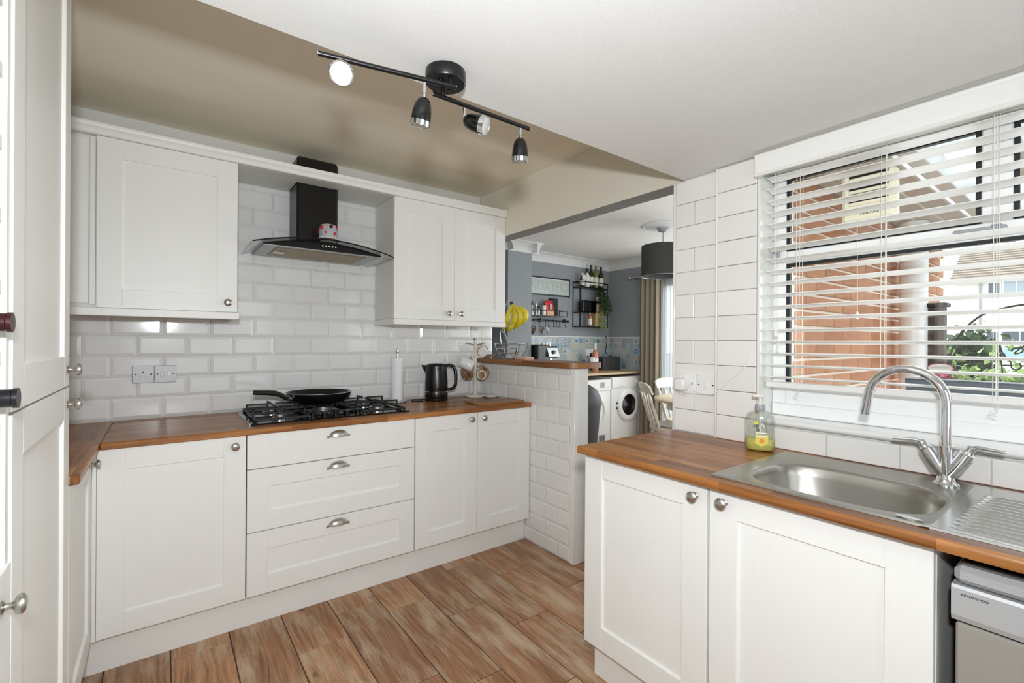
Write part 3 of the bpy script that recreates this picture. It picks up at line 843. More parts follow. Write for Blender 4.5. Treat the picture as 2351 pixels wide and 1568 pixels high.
for bx, by, br in ((0.466, 2.548, 0.030), (0.466, 2.772, 0.038), (0.716, 2.71, 0.052), (0.9655, 2.548, 0.038), (0.9655, 2.772, 0.034)):
    o = obj('burner', MB().lathe([(br * 1.15, 0.0076), (br * 1.15, 0.012), (br, 0.014), (br, 0.026), (br * 0.9, 0.028), (0.0001, 0.028)], (bx, by, ZT), seg=24), 'steel', t)
    obj('burner_cap', MB().lathe([(br * 0.86, 0.0282), (br * 0.88, 0.031), (br * 0.82, 0.034), (0.0001, 0.035)], (bx, by, ZT), seg=24), 'cast_iron', o)
for i in range(5):
    kx, ky = 0.602 + i * 0.0565, 2.465
    o = obj('control_knob', MB().lathe([(0.018, 0.0077), (0.018, 0.011), (0.0145, 0.012), (0.0155, 0.027), (0.0175, 0.029), (0.0165, 0.031), (0.0001, 0.0312)], (kx, ky, ZT), seg=20), 'black_satin', t)
    obj('knob_rim', MB().lathe([(0.0176, 0.0290), (0.0182, 0.0300), (0.0172, 0.0313), (0.0160, 0.0313)], (kx, ky, ZT), seg=20, cap=False), 'silver_grey', o)
# frying pan
zp = ZT + 0.0565
t = thing('frying_pan', 'black non-stick frying pan resting on the middle hob burner', 'pan', (0.690, 2.690, zp))
R = 0.168
prof = [(0.0001, 0), (R * 0.72, 0.0), (R * 0.80, 0.003), (R * 0.92, 0.020), (R * 0.985, 0.045), (R, 0.054), (R - 0.0035, 0.0545), (R * 0.955, 0.044), (R * 0.88, 0.020), (R * 0.76, 0.0055), (0.0001, 0.0045)]
pb = obj('pan_body', MB().lathe(prof, seg=48), 'black_satin', t, world=False, smooth=35)
obj('rim', MB().lathe([(R + 0.0006, 0.0535), (R, 0.0552), (R - 0.0035, 0.0552)], seg=48, cap=False), 'silver_grey', pb, world=False)
pb.children[0].matrix_parent_inverse = Matrix()
hdir = Vector((-0.88, -0.30, 0)).normalized()
hp_ = [Vector((0, 0, 0)) + hdir * (R * 0.93) + Vector((0, 0, 0.026)), hdir * (R + 0.02) + Vector((0, 0, 0.034)), hdir * (R + 0.045) + Vector((0, 0, 0.052)), hdir * (R + 0.08) + Vector((0, 0, 0.066)),
       hdir * (R + 0.12) + Vector((0, 0, 0.072)), hdir * (R + 0.16) + Vector((0, 0, 0.075)), hdir * (R + 0.185) + Vector((0, 0, 0.078))]
obj('handle', MB().tube(hp_, [0.011, 0.011, 0.012, 0.0135, 0.0125, 0.012, 0.0115], 12), 'black_matte', t, world=False)
obj('handle_bracket', MB().tube([hdir * (R * 0.97) + Vector((0, 0, 0.030)), hdir * (R + 0.012) + Vector((0, 0, 0.034))], 0.0145, 12), 'steel', t, world=False)

# ================================================================== things along the hob worktop
t = thing('kitchen_roll_holder', 'white paper kitchen roll on a steel upright holder beside the kettle', 'kitchen roll', (1.205, 2.835, ZT))
obj('base', MB().lathe([(0.060, 0.0), (0.062, 0.003), (0.060, 0.009), (0.0001, 0.010)], seg=28), 'steel', t, world=False)
obj('pole', MB().lathe([(0.007, 0.010), (0.007, 0.315), (0.006, 0.318), (0.010, 0.321), (0.0115, 0.330), (0.009, 0.339), (0.0001, 0.342)], seg=16), 'steel', t, world=False)
obj('paper_roll', MB().lathe([(0.020, 0.0105), (0.0385, 0.0105), (0.0385, 0.285), (0.020, 0.285), (0.020, 0.0105)], seg=28, cap=False), 'paper_white', t, world=False)
t = thing('kettle', 'black electric jug kettle with a loop handle on the hob worktop', 'kettle', (1.455, 2.775, ZT))
obj('power_base', MB().lathe([(0.074, 0), (0.076, 0.004), (0.076, 0.016), (0.072, 0.020), (0.0001, 0.020)], seg=32), 'black_satin', t, world=False)
kb = obj('jug', MB().lathe([(0.074, 0.021), (0.0755, 0.024), (0.0755, 0.060), (0.0745, 0.0625), (0.0755, 0.066), (0.075, 0.12), (0.071, 0.19), (0.066, 0.232), (0.0001, 0.232)], seg=36), 'black_satin', t, world=False)
obj('trim_ring', MB().lathe([(0.0762, 0.0602), (0.0764, 0.0645)], seg=36, cap=False), 'chrome', t, world=False)
obj('lid', MB().lathe([(0.066, 0.2325), (0.062, 0.240), (0.050, 0.245), (0.0001, 0.248)], seg=32), 'black_satin', t, world=False)
kd = Vector((0.8, -0.6, 0)); ks = Vector((0.6, 0.8, 0))
sp = MB()
e0 = -kd * 0.060; tip = -kd * 0.098
sp.add([e0 + ks * 0.035 + Vector((0, 0, 0.232)), e0 - ks * 0.035 + Vector((0, 0, 0.232)), tip + ks * 0.008 + Vector((0, 0, 0.236)), tip - ks * 0.008 + Vector((0, 0, 0.236)),
        e0 + ks * 0.012 + Vector((0, 0, 0.165)), e0 - ks * 0.012 + Vector((0, 0, 0.165)), tip + Vector((0, 0, 0.226))],
       [(0, 1, 3, 2), (0, 2, 6, 4), (1, 5, 6, 3), (2, 3, 6), (4, 6, 5), (0, 4, 5, 1)])
obj('spout', sp, 'black_satin', t, world=False)
hpts = [kd * 0.060 + Vector((0, 0, 0.232)), kd * 0.085 + Vector((0, 0, 0.236)), kd * 0.112 + Vector((0, 0, 0.226)), kd * 0.126 + Vector((0, 0, 0.200)), kd * 0.129 + Vector((0, 0, 0.150)), kd * 0.128 + Vector((0, 0, 0.110)), kd * 0.116 + Vector((0, 0, 0.085)), kd * 0.095 + Vector((0, 0, 0.075)), kd * 0.073 + Vector((0, 0, 0.074))]
obj('handle', MB().tube(hpts, [0.011, 0.0115, 0.012, 0.012, 0.011, 0.011, 0.0105, 0.010, 0.010], 12), 'black_satin', t, world=False)
wd = (kd * 0.26 - ks * 0.966).normalized()
g0 = wd * 0.0745
gm = MB(); wr = Vector((-wd.y, wd.x, 0))
gm.add([g0 + wr * 0.005 + Vector((0, 0, 0.09)), g0 - wr * 0.005 + Vector((0, 0, 0.09)), wd * 0.0705 - wr * 0.005 + Vector((0, 0, 0.205)), wd * 0.0705 + wr * 0.005 + Vector((0, 0, 0.205)),
        g0 * 1.02 + wr * 0.004 + Vector((0, 0, 0.092)), g0 * 1.02 - wr * 0.004 + Vector((0, 0, 0.092)), wd * 0.072 - wr * 0.004 + Vector((0, 0, 0.203)), wd * 0.072 + wr * 0.004 + Vector((0, 0, 0.203))],
       [(0, 1, 2, 3), (4, 5, 6, 7), (0, 1, 5, 4), (1, 2, 6, 5), (2, 3, 7, 6), (3, 0, 4, 7)])
obj('water_gauge', gm, 'grey_plastic', t, world=False)
# folded gas lighter beside the kettle
t = thing('gas_lighter', 'black gas lighter lying on the worktop left of the kettle', 'lighter', (1.345, 2.79, ZT), rad(-20))
obj('handle', MB().box(-0.055, 0.02, -0.010, 0.010, 0.0, 0.016, b=0.004), 'black_satin', t, world=False)
obj('barrel', MB().tube([(0.02, 0, 0.010), (0.075, 0.002, 0.012)], 0.005, 8), 'black_matte', t, world=False)
# chopping board and little dish
t = thing('chopping_board', 'thin brown wooden chopping board lying near the half wall', 'chopping board', (1.70, 2.46, ZT), rad(0))
bp = MB(); bp.prism([(1.530, 2.365), (1.885, 2.375), (1.897, 2.56), (1.545, 2.555)], ZT + 0.0004, ZT + 0.012)
obj('board', bp, 'board_wood', t, smooth=None)
obj('small_dish', MB().lathe([(0.030, 0), (0.045, 0.004), (0.052, 0.011), (0.050, 0.012), (0.040, 0.006), (0.0001, 0.004)], (1.845, 2.70, ZT), seg=24), 'white_gloss', label='small white spoon dish lying in the corner by the half wall', cat='dish')
# mug tree and its mugs
TX, TY = 1.785, 2.815
t = thing('mug_tree', 'cream upright mug tree with steel pegs on the hob worktop', 'mug tree', (TX, TY, ZT))
obj('base', MB().lathe([(0.070, 0), (0.0735, 0.004), (0.0735, 0.012), (0.070, 0.016), (0.0001, 0.016)], seg=32), 'cream_paint', t, world=False)
obj('pole', MB().lathe([(0.0115, 0.016), (0.0115, 0.405), (0.0001, 0.405)], seg=18), 'cream_paint', t, world=False)
obj('finial', MB().lathe([(0.0135, 0.405), (0.0175, 0.409), (0.0165, 0.416), (0.006, 0.420), (0.0001, 0.420)], seg=20), 'nickel', t, world=False)
VR = Vector((0.8, -0.6, 0)); VF = Vector((0.6, 0.8, 0))   # along and into the picture
def peg(z, d):
    a = d * 0.011; b = d * 0.066
    m = MB().tube([a + Vector((0, 0, z)), b + Vector((0, 0, z + 0.012))], 0.0035, 8)
    m.sphere(b + Vector((0, 0, z + 0.012)), 0.0065, 10, 6)
    obj('peg', m, 'nickel', t, world=False)
peg(0.370, VR); peg(0.370, -VR); peg(0.275, -VF * 0.9 - VR * 0.42); peg(0.275, VF); peg(0.215, VR * 0.95 - VF * 0.3); peg(0.215, -VR * 0.95 - VF * 0.3)
def mug(name, label, loc, rot, r, h, outer, inner, group='mugs hanging on the mug tree', patches=None):
    e = thing(name, label, 'mug', loc, group=group)
    e.rotation_euler = rot
    body = [(0.0001, 0), (r * 0.82, 0), (r * 0.94, 0.005), (r, h * 0.35), (r, h), (r - 0.003, h), (r - 0.003, 0.008), (0.0001, 0.006)]
    b = obj('cup', MB().lathe(body, seg=24), outer, e, world=False)
    pts = [Vector((r * 0.97 + 0.022 * math.sin(a), 0, h * 0.5 - h * 0.30 * math.cos(a))) for a in [math.pi * i / 8 for i in range(9)]]
    obj('handle', MB().tube(pts, 0.0050, 8), outer, e, world=False)
    if inner: obj('foot_ring', MB().lathe([(r * 0.62, -0.0012), (r * 0.78, -0.0012), (r * 0.80, 0.001), (r * 0.62, 0.001)], seg=24, cap=False), inner, e, world=False)
    if patches:
        for a, z, pr in patches:
            obj('rose_print', MB().sphere((r * 0.985 * math.cos(a), r * 0.985 * math.sin(a), z), pr, 8, 6, (0.5, 0.5, 1)), 'cherry_red', e, world=False)
    return e
t_glaze = NT('glaze_brown')
_n = t_glaze.noise(t_glaze.coord(), 30, 4)
MAT['glaze_brown'] = t_glaze.bsdf(Base_Color=t_glaze.ramp(_n, [(0.35, srgb(84, 62, 42)), (0.6, srgb(132, 104, 74)), (0.75, srgb(160, 134, 100))]), Roughness=0.15)
t_glaze = NT('glaze_tan')
_n = t_glaze.noise(t_glaze.coord(), 26, 4)
MAT['glaze_tan'] = t_glaze.bsdf(Base_Color=t_glaze.ramp(_n, [(0.35, srgb(128, 92, 58)), (0.6, srgb(178, 146, 108)), (0.8, srgb(204, 184, 154))]), Roughness=0.2)
def orient(axis, handle):
    """rotation whose local z (mouth direction) is axis and local x (handle) is close to handle"""
    z = Vector(axis).normalized(); x = Vector(handle); x = (x - z * x.dot(z)).normalized(); y = z.cross(x)
    return Matrix((x, y, z)).transposed().to_euler()
def hang(name, label, hook, axis, handle, r, h, outer, inner, **kw):
    """put the mug so that its handle's middle hangs on hook"""
    rot = orient(axis, handle)
    mid = rot.to_matrix() @ Vector((r * 0.97 + 0.019, 0, h * 0.5))
    return mug(name, label, Vector(hook) - mid, rot, r, h, outer, inner, **kw)
T0 = Vector((TX, TY, ZT))
hang('mug', 'brown glazed mug hanging lowest on the left peg of the mug tree', T0 + Vector((0, 0, 0.222)) - VR * 0.052 - VF * 0.018, (VF * 0.85 - VR * 0.2) + Vector((0, 0, 0.25)), Vector((0, 0, 1)) + VF * 0.25, 0.042, 0.085, 'glaze_brown', 'glaze_tan')
hang('mug', 'tan speckled mug hanging lowest on the right peg of the mug tree', T0 + Vector((0, 0, 0.222)) + VR * 0.052 - VF * 0.018, (VF * 0.88 + VR * 0.12) + Vector((0, 0, 0.12)), Vector((0, 0, 1)) + VF * 0.12, 0.042, 0.085, 'glaze_tan', 'label_white')
hang('mug', 'plain white mug hanging tilted in the middle of the mug tree', T0 + Vector((0, 0, 0.284)) - VF * 0.052 - VR * 0.026, (-VR * 0.88 + VF * 0.1) + Vector((0, 0, 0.42)), Vector((0, 0, 1)) - VR * 0.05, 0.040, 0.088, 'white_gloss', None)
hang('mug', 'white rose-patterned mug hanging on the upper right peg of the mug tree', T0 + Vector((0, 0, 0.380)) + VR * 0.055, (VF * 0.85 - VR * 0.1) + Vector((0, 0, 0.35)), Vector((0, 0, 1)) + VF * 0.2, 0.038, 0.075, 'white_gloss', 'label_white', patches=[(0.9, 0.018, 0.011), (1.5, 0.024, 0.010), (2.2, 0.016, 0.009), (-0.9, 0.020, 0.011), (-1.6, 0.018, 0.010), (-2.3, 0.024, 0.010), (0.45, 0.03, 0.008), (-0.4, 0.032, 0.008)])

# ================================================================== sockets
def plate(name, label, boxes, M, mat, extras):
    t = thing(name, label, 'socket', tuple(M @ Vector((0, 0, 0))))
    for b in boxes: obj('plate', MB().box(*b, b=0.002).xf(M), mat, t)
    for n, mb, mt in extras: obj(n, mb.xf(M), mt, t)
    return t
Mh = MX((-0.034, YW - 0.0045, 1.1165))
plate('wall_socket', 'grey metal socket and switch pair on the hob wall tiles', [(-0.087, -0.0008, -0.008, 0, -0.043, 0.043), (0.0008, 0.088, -0.008, 0, -0.043, 0.043)], Mh, 'socket_grey', [
    ('pin_slot', MB().box(-0.047, -0.043, -0.0084, -0.007, 0.006, 0.015), 'dark_slot'), ('pin_slot', MB().box(-0.059, -0.052, -0.0084, -0.007, -0.011, -0.007), 'grey_plastic'), ('pin_slot', MB().box(-0.038, -0.031, -0.0084, -0.007, -0.011, -0.007), 'grey_plastic'),
    ('screw', MB().lathe([(0.003, 0), (0.003, 0.0006)], (-0.073, -0.0086, 0), 'y', 10), 'dark_slot'), ('screw', MB().lathe([(0.003, 0), (0.003, 0.0006)], (-0.014, -0.0086, 0), 'y', 10), 'dark_slot'),
    ('screw', MB().lathe([(0.003, 0), (0.003, 0.0006)], (0.012, -0.0086, 0), 'y', 10), 'dark_slot'), ('screw', MB().lathe([(0.003, 0), (0.003, 0.0006)], (0.076, -0.0086, 0), 'y', 10), 'dark_slot'),
    ('fuse_holder', MB().box(0.024, 0.039, -0.0092, -0.007, -0.015, 0.013, b=0.001), 'socket_grey'), ('rocker_switch', MB().box(0.050, 0.065, -0.0115, -0.007, -0.012, 0.014, b=0.002), 'white_plastic')])
Mk = MX((1.490, YW - 0.0045, 1.105))
plate('wall_socket', 'white double socket on the tiles behind the black kettle', [(-0.073, 0.073, -0.009, 0, -0.043, 0.043)], Mk, 'white_plastic', [
    ('screw', MB().lathe([(0.003, 0), (0.003, 0.0006)], (-0.060, -0.0096, 0), 'y', 10), 'dark_slot'), ('rocker_switch', MB().box(-0.010, -0.002, -0.012, -0.008, 0.010, 0.026, b=0.001), 'white_gloss'), ('rocker_switch', MB().box(0.002, 0.010, -0.012, -0.008, 0.010, 0.026, b=0.001), 'white_gloss')])
Mp = MX((1.8482, 1.1285, 1.110), LX)
ps = plate('wall_socket', 'white socket and switch pair on the tiled pier above the sink worktop', [(-0.074, -0.0008, -0.009, 0, -0.043, 0.043), (0.0008, 0.084, -0.009, 0, -0.043, 0.043)], Mp, 'white_plastic', [
    ('screw', MB().lathe([(0.003, 0), (0.003, 0.0006)], (-0.018, -0.0096, 0), 'y', 10), 'dark_slot'), ('screw', MB().lathe([(0.003, 0), (0.003, 0.0006)], (0.014, -0.0096, 0), 'y', 10), 'dark_slot'), ('screw', MB().lathe([(0.003, 0), (0.003, 0.0006)], (0.079, -0.0096, 0), 'y', 10), 'dark_slot'),
    ('rocker_switch', MB().box(-0.031, -0.020, -0.0125, -0.008, 0.006, 0.024, b=0.001), 'white_gloss'), ('rocker_switch', MB().box(0.038, 0.054, -0.0105, -0.008, -0.012, 0.018, b=0.001), 'white_gloss')])
t = thing('phone_charger', 'white plug-in charger with a trailing cable in the pier socket', 'charger', tuple(Mp @ Vector((-0.05, -0.03, 0))))
obj('plug', MB().box(-0.082, -0.036, -0.048, -0.0095, -0.030, 0.022, b=0.006).xf(Mp), 'white_plastic', t)
obj('connector', MB().box(-0.069, -0.050, -0.034, -0.022, 0.0225, 0.040, b=0.003).xf(Mp), 'white_gloss', t)
cb = [(-0.060, -0.028, 0.040), (-0.054, -0.030, 0.050), (-0.044, -0.028, 0.030), (-0.034, -0.020, 0.0), (-0.034, -0.014, -0.03), (-0.050, -0.012, -0.048), (-0.070, -0.014, -0.046), (-0.078, -0.020, -0.035)]
cb2 = [(-0.044, -0.026, 0.030), (-0.030, -0.016, 0.0), (-0.015, -0.0125, -0.022), (0.010, -0.0125, -0.034), (0.045, -0.0125, -0.038), (0.085, -0.024, -0.036), (0.100, -0.031, -0.028), (0.125, -0.027, -0.004), (0.150, -0.0255, 0.022), (0.175, -0.0255, 0.040), (0.200, -0.0255, 0.062), (0.222, -0.0255, 0.090), (0.238, -0.0255, 0.13)]
def spline(pts, n=6):
    P = [Vector(p) for p in pts]; out = []
    for i in range(len(P) - 1):
        p0, p1, p2, p3 = P[max(i - 1, 0)], P[i], P[i + 1], P[min(i + 2, len(P) - 1)]
        for k in range(n):
            s = k / n
            out.append(0.5 * ((2 * p1) + (p2 - p0) * s + (2 * p0 - 5 * p1 + 4 * p2 - p3) * s * s + (3 * p1 - p0 - 3 * p2 + p3) * s ** 3))
    out.append(P[-1]); return out
obj('cable', MB().tube(spline(cb), 0.0018, 6).tube(spline(cb2), 0.0018, 6).xf(Mp), 'cord_white', t)

# ================================================================== sink, tap, soap
t = thing('sink', 'stainless steel inset sink with a rounded bowl and ridged drainer', 'sink', (1.54, 0.25, ZT))
def corner_angles(x0, x1, y0, y1, cx, cy, n=72):
    A = [2 * math.pi * i / n for i in range(n)]
    for x in (x0, x1):
        for y in (y0, y1):
            c = math.atan2(y - cy, x - cx) % (2 * math.pi)
            A[min(range(n), key=lambda i: abs(A[i] - c))] = c
    return sorted(A)
ANG = corner_angles(1.296, 1.790, 0.2555, 0.745, 1.495, 0.478)
def ring(cx, cy, ax, ay, z, e=4.0, n=72):
    out = []
    for i in range(n):
        a = ANG[i] if n == 72 else 2 * math.pi * i / n; c, s_ = math.cos(a), math.sin(a)
        out.append((cx + ax * math.copysign(abs(c) ** (2 / e), c), cy + ay * math.copysign(abs(s_) ** (2 / e), s_), z))
    return out
def rect_ring(x0, x1, y0, y1, z, cx, cy, n=72):
    out = []
    for i in range(n):
        a = ANG[i]; c, s_ = math.cos(a), math.sin(a)
        k = min((x1 - cx) / c if c > 1e-9 else ((x0 - cx) / c if c < -1e-9 else 1e9), (y1 - cy) / s_ if s_ > 1e-9 else ((y0 - cy) / s_ if s_ < -1e-9 else 1e9))
        yy = cy + s_ * k
        out.append((cx + c * k, yy, z if yy > y0 + 1e-4 else ZT + 0.0035))
    return out
def loft(rings, closed_bottom=True):
    n = len(rings[0]); m = MB(); vs = [p for r_ in rings for p in r_]
    fs = [(j * n + i, j * n + (i + 1) % n, (j + 1) * n + (i + 1) % n, (j + 1) * n + i) for j in range(len(rings) - 1) for i in range(n)]
    if closed_bottom: fs.append(tuple(range((len(rings) - 1) * n, len(rings) * n)))
    return m.add(vs, fs)
cx, cy = 1.495, 0.478
zs = ZT
RX_, RY_ = 0.153, 0.205
rings = [rect_ring(1.296, 1.790, 0.2555, 0.745, zs + 0.0004, cx, cy), rect_ring(1.297, 1.789, 0.2555, 0.744, zs + 0.0045, cx, cy), rect_ring(1.303, 1.783, 0.2555, 0.738, zs + 0.0055, cx, cy), rect_ring(1.310, 1.776, 0.2555, 0.730, zs + 0.0035, cx, cy),
         ring(cx, cy, RX_ + 0.014, RY_ + 0.010, zs + 0.0035, 3.4), ring(cx, cy, RX_ + 0.006, RY_ + 0.004, zs + 0.0022, 3.4), ring(cx, cy, RX_, RY_, zs - 0.004, 3.4), ring(cx, cy, RX_ - 0.006, RY_ - 0.006, zs - 0.03, 3.4), ring(cx, cy, RX_ - 0.014, RY_ - 0.014, zs - 0.10, 3.3), ring(cx, cy, RX_ - 0.024, RY_ - 0.026, zs - 0.125, 3.2), ring(cx, cy, RX_ - 0.050, RY_ - 0.055, zs - 0.136, 3.0), ring(cx, cy, 0.02, 0.02, zs - 0.140, 2)]
obj('bowl', loft(rings), 'bowl_steel', t, smooth=50)
def dz(x, y):
    if x < 1.300 or x > 1.786 or y < -0.262: return 0.0005 if (x < 1.2965 or x > 1.7895 or y < -0.268) else 0.0050
    e = min(1, max(0, (0.225 - y) / 0.03)) * min(1, max(0, (y + 0.24) / 0.03)) * min(1, max(0, (x - 1.318) / 0.012)) * min(1, max(0, (1.70 - x) / 0.012))
    return 0.0035 + e * 0.0045 * math.sin((x - 1.318) / 0.030 * 2 * math.pi)
xs = [1.296, 1.297, 1.2985, 1.304, 1.310] + [1.318 + i * 0.00375 for i in range(103)] + [1.72, 1.75, 1.778, 1.784, 1.7885, 1.790]
ys = [-0.27, -0.2685, -0.262, -0.25] + [-0.24 + i * 0.0155 for i in range(31)] + [0.232, 0.245, 0.2555]
dm = MB()
vs = [(x, y, zs + dz(x, y)) for x in xs for y in ys]
ny = len(ys)
dm.add(vs, [(i * ny + j, (i + 1) * ny + j, (i + 1) * ny + j + 1, i * ny + j + 1) for i in range(len(xs) - 1) for j in range(ny - 1)])
obj('drainer', dm, 'drainer_steel', t, smooth=60)
obj('overflow_cover', MB().lathe([(0.020, 0.0036), (0.021, 0.006), (0.015, 0.007), (0.0001, 0.0062)], (1.327, 0.295, zs), seg=24, M=Matrix.Diagonal((0.6, 1.15, 1))), 'chrome', t)
# tap
AX, AY = 1.722, 0.305
zt = zs + 0.0037
t = thing('mixer_tap', 'chrome swan neck mixer tap with two lever handles behind the sink bowl', 'tap', (AX, AY, zt))
obj('base', MB().lathe([(0.028, 0), (0.028, 0.005), (0.024, 0.008), (0.020, 0.012), (0.018, 0.030)], (AX, AY, zt), seg=24), 'chrome', t)
P0 = Vector((AX, AY, zt + 0.022))
tb = MB()
tb.tube([P0, Vector((AX, AY + 0.018, zt + 0.05)), Vector((AX, AY + 0.042, zt + 0.094))], [0.016, 0.0165, 0.0165], 16)
tb.tube([P0, Vector((AX, AY - 0.018, zt + 0.05)), Vector((AX, AY - 0.042, zt + 0.094))], [0.016, 0.0165, 0.0165], 16)
tb.tube([P0 + Vector((0, 0, 0.01)), Vector((AX, AY, zt + 0.104))], 0.0165, 16)
obj('body', tb, 'chrome', t, smooth=50)
obj('collar', MB().lathe([(0.0155, 0.1042), (0.0155, 0.108), (0.0135, 0.110)], (AX, AY, zt), seg=20), 'chrome', t)
sp_ = [Vector((AX, AY, zt + 0.106)), Vector((AX, AY, 1.06)), Vector((AX, AY, 1.10))]
Rr = 0.0885
for i in range(17):
    a = math.pi - math.pi * i / 16
    sp_.append(Vector((AX, AY + Rr + Rr * math.cos(a), 1.1265 + Rr * math.sin(a))))
sp_ += [Vector((AX, AY + 2 * Rr + 0.003, 1.105)), Vector((AX, AY + 2 * Rr + 0.006, 1.085))]
obj('spout', MB().tube(sp_, 0.0118, 18), 'chrome', t, smooth=60)
obj('aerator', MB().tube([Vector((AX, AY + 2 * Rr + 0.006, 1.0848)), Vector((AX, AY + 2 * Rr + 0.0075, 1.073))], 0.0125, 18), 'chrome', t)
for s_ in (1, -1):
    e = Vector((AX, AY + s_ * 0.043, zt + 0.0955)); dv = Vector((0, s_ * 0.48, 0.88)).normalized()
    hd_ = MB().tube([e, e + dv * 0.006, e + dv * 0.022], [0.0135, 0.0105, 0.0105], 14)
    h0 = e + dv * 0.019
    hd_.tube([h0, h0 + Vector((-0.004, s_ * 0.012, 0.003)), h0 + Vector((-0.010, s_ * 0.062, 0.0))], [0.0055, 0.0055, 0.0045], 10)
    obj('lever_handle', hd_, 'chrome', t, smooth=50)
# soap bottle
plain('soap_yellow', srgb(218, 210, 118), 0.25)
plain('label_yellow', srgb(222, 206, 92), 0.5)
plain('label_lime', srgb(212, 214, 60), 0.5)
plain('orange_print', srgb(232, 140, 50), 0.5)
plain('navy_print', srgb(44, 52, 92), 0.5)
plain('pump_white', srgb(226, 224, 216), 0.4)
SX, SY = 1.748, 0.815
t = thing('soap_bottle', 'clear pump bottle with yellow hand soap standing behind the sink corner', 'soap bottle', (SX, SY, ZT + 0.0002), rad(-66))
sq = lambda ax, ay, z: ring(0, 0, ax, ay, z, 2.8, 36)
outer = [sq(0.040, 0.024, 0.0), sq(0.047, 0.029, 0.006), sq(0.050, 0.031, 0.030), sq(0.0485, 0.0295, 0.06), sq(0.0475, 0.029, 0.085), sq(0.0495, 0.030, 0.108), sq(0.046, 0.028, 0.128), sq(0.036, 0.023, 0.139), sq(0.019, 0.016, 0.1435), ring(0, 0, 0.0145, 0.0145, 0.146, 2, 36)]
obj('bottle', loft(outer), 'clear_plastic', t, world=False, smooth=60)
soap = [ring(0, 0, 0.001, 0.001, 0.0022, 2, 36), sq(0.0385, 0.0225, 0.0022), sq(0.0452, 0.0272, 0.0075), sq(0.0480, 0.0290, 0.030), sq(0.0474, 0.0286, 0.044), ring(0, 0, 0.001, 0.001, 0.044, 2, 36)]
obj('soap', loft(soap, False), 'soap_yellow', t, world=False, smooth=50)
obj('dip_tube', MB().tube([(0, 0, 0.02), (0, 0, 0.144)], 0.004, 8), 'pump_white', t, world=False)
obj('collar', MB().lathe([(0.0165, 0.1462), (0.0172, 0.149), (0.0172, 0.164), (0.015, 0.167), (0.0001, 0.167)], seg=24), 'grey_plastic', t, world=False)
pmp = MB().lathe([(0.0095, 0.167), (0.0095, 0.174), (0.0055, 0.176), (0.0050, 0.196), (0.0001, 0.196)], seg=16)
pmp.box(-0.026, 0.014, -0.007, 0.007, 0.192, 0.205, b=0.003)
obj('pump_head', pmp, 'pump_white', t, world=False)
def front(x0, x1, z0, z1, d=0.0304): return MB().box(x0, x1, -d - 0.0005, -d + 0.004, z0, z1)
lb = obj('front_label', MB().prism([(-0.016, 0.030), (0.006, 0.018), (0.027, 0.032), (0.027, 0.062), (-0.012, 0.066)], -0.0312, -0.0282, 'y'), 'label_yellow', t, world=False)
for nm, mb_, mt in (('price_tag', front(-0.019, -0.004, 0.098, 0.108, 0.0300), 'label_lime'), ('cross_mark', MB().prism([(-0.009, 0.078), (-0.0045, 0.073), (0, 0.078), (-0.0045, 0.083)], -0.0304, -0.0294, 'y'), 'navy_print'),
                    ('honey_print', MB().lathe([(0.008, 0), (0.007, 0.001), (0.0001, 0.001)], (0.007, -0.0322, 0.040), 'y', 16), 'orange_print'), ('white_stripe', front(-0.014, 0.024, 0.0535, 0.0575, 0.0314), 'white_plastic'), ('white_stripe', front(-0.012, 0.022, 0.066, 0.0695, 0.0300), 'white_plastic'), ('grey_stripe', front(-0.006, 0.020, 0.060, 0.0625, 0.0314), 'grey_plastic')):
    obj(nm, mb_, mt, t, world=False)
me = text_mesh('A', 0.022); me.materials.clear(); me.materials.append(MAT['white_plastic'])
o = inst('lettering', me, (0.009, -0.0306, 0.096), t, FACE_NY, world=False)
for i, w in enumerate((0.030, 0.026)):
    pass

# ================================================================== ceiling track light
ZC = 2.011
CX, CY = 0.603, 1.108
t = thing('track_light', 'black ceiling spotlight with two bars and four adjustable lamp heads', 'light', (CX, CY, ZC))
obj('canopy', MB().lathe([(0.0001, -0.001), (0.053, -0.001), (0.0535, -0.003), (0.0535, -0.031), (0.051, -0.034), (0.0001, -0.034)], (CX, CY, ZC), seg=40), 'black_satin', t)
for a in (0.6, 3.6):
    obj('screw', MB().lathe([(0.005, 0), (0.0045, -0.004), (0.0001, -0.005)], (CX + 0.025 * math.cos(a), CY + 0.025 * math.sin(a), ZC - 0.034), seg=10), 'black_gloss', t)
zb = 1.950
R1a, R1b = Vector((0.282, 1.128, zb)), Vector((0.606, 1.060, zb))
R2a, R2b = Vector((0.573, 1.124, zb)), Vector((0.906, 1.127, zb))
obj('swivel', MB().tube([(0.595, 1.063, zb), (0.595, 1.070, ZC - 0.033)], 0.005, 10).tube([(0.603, 1.124, zb), (0.603, 1.122, ZC - 0.033)], 0.005, 10), 'black_satin', t)
for a, b in ((R1a, R1b), (R2a, R2b)):
    o = obj('bar', MB().tube([a, b], 0.0062, 14), 'black_satin', t)
    d = (b - a).normalized()
    obj('end_cap', MB().tube([a - d * 0.0015, a], 0.0058, 14).tube([b, b + d * 0.0015], 0.0058, 14), 'chrome', o)
t_bulb = NT('lamp_lens'); MAT['lamp_lens'] = t_bulb.bsdf(Base_Color=(0.50, 0.50, 0.49), Roughness=0.4)
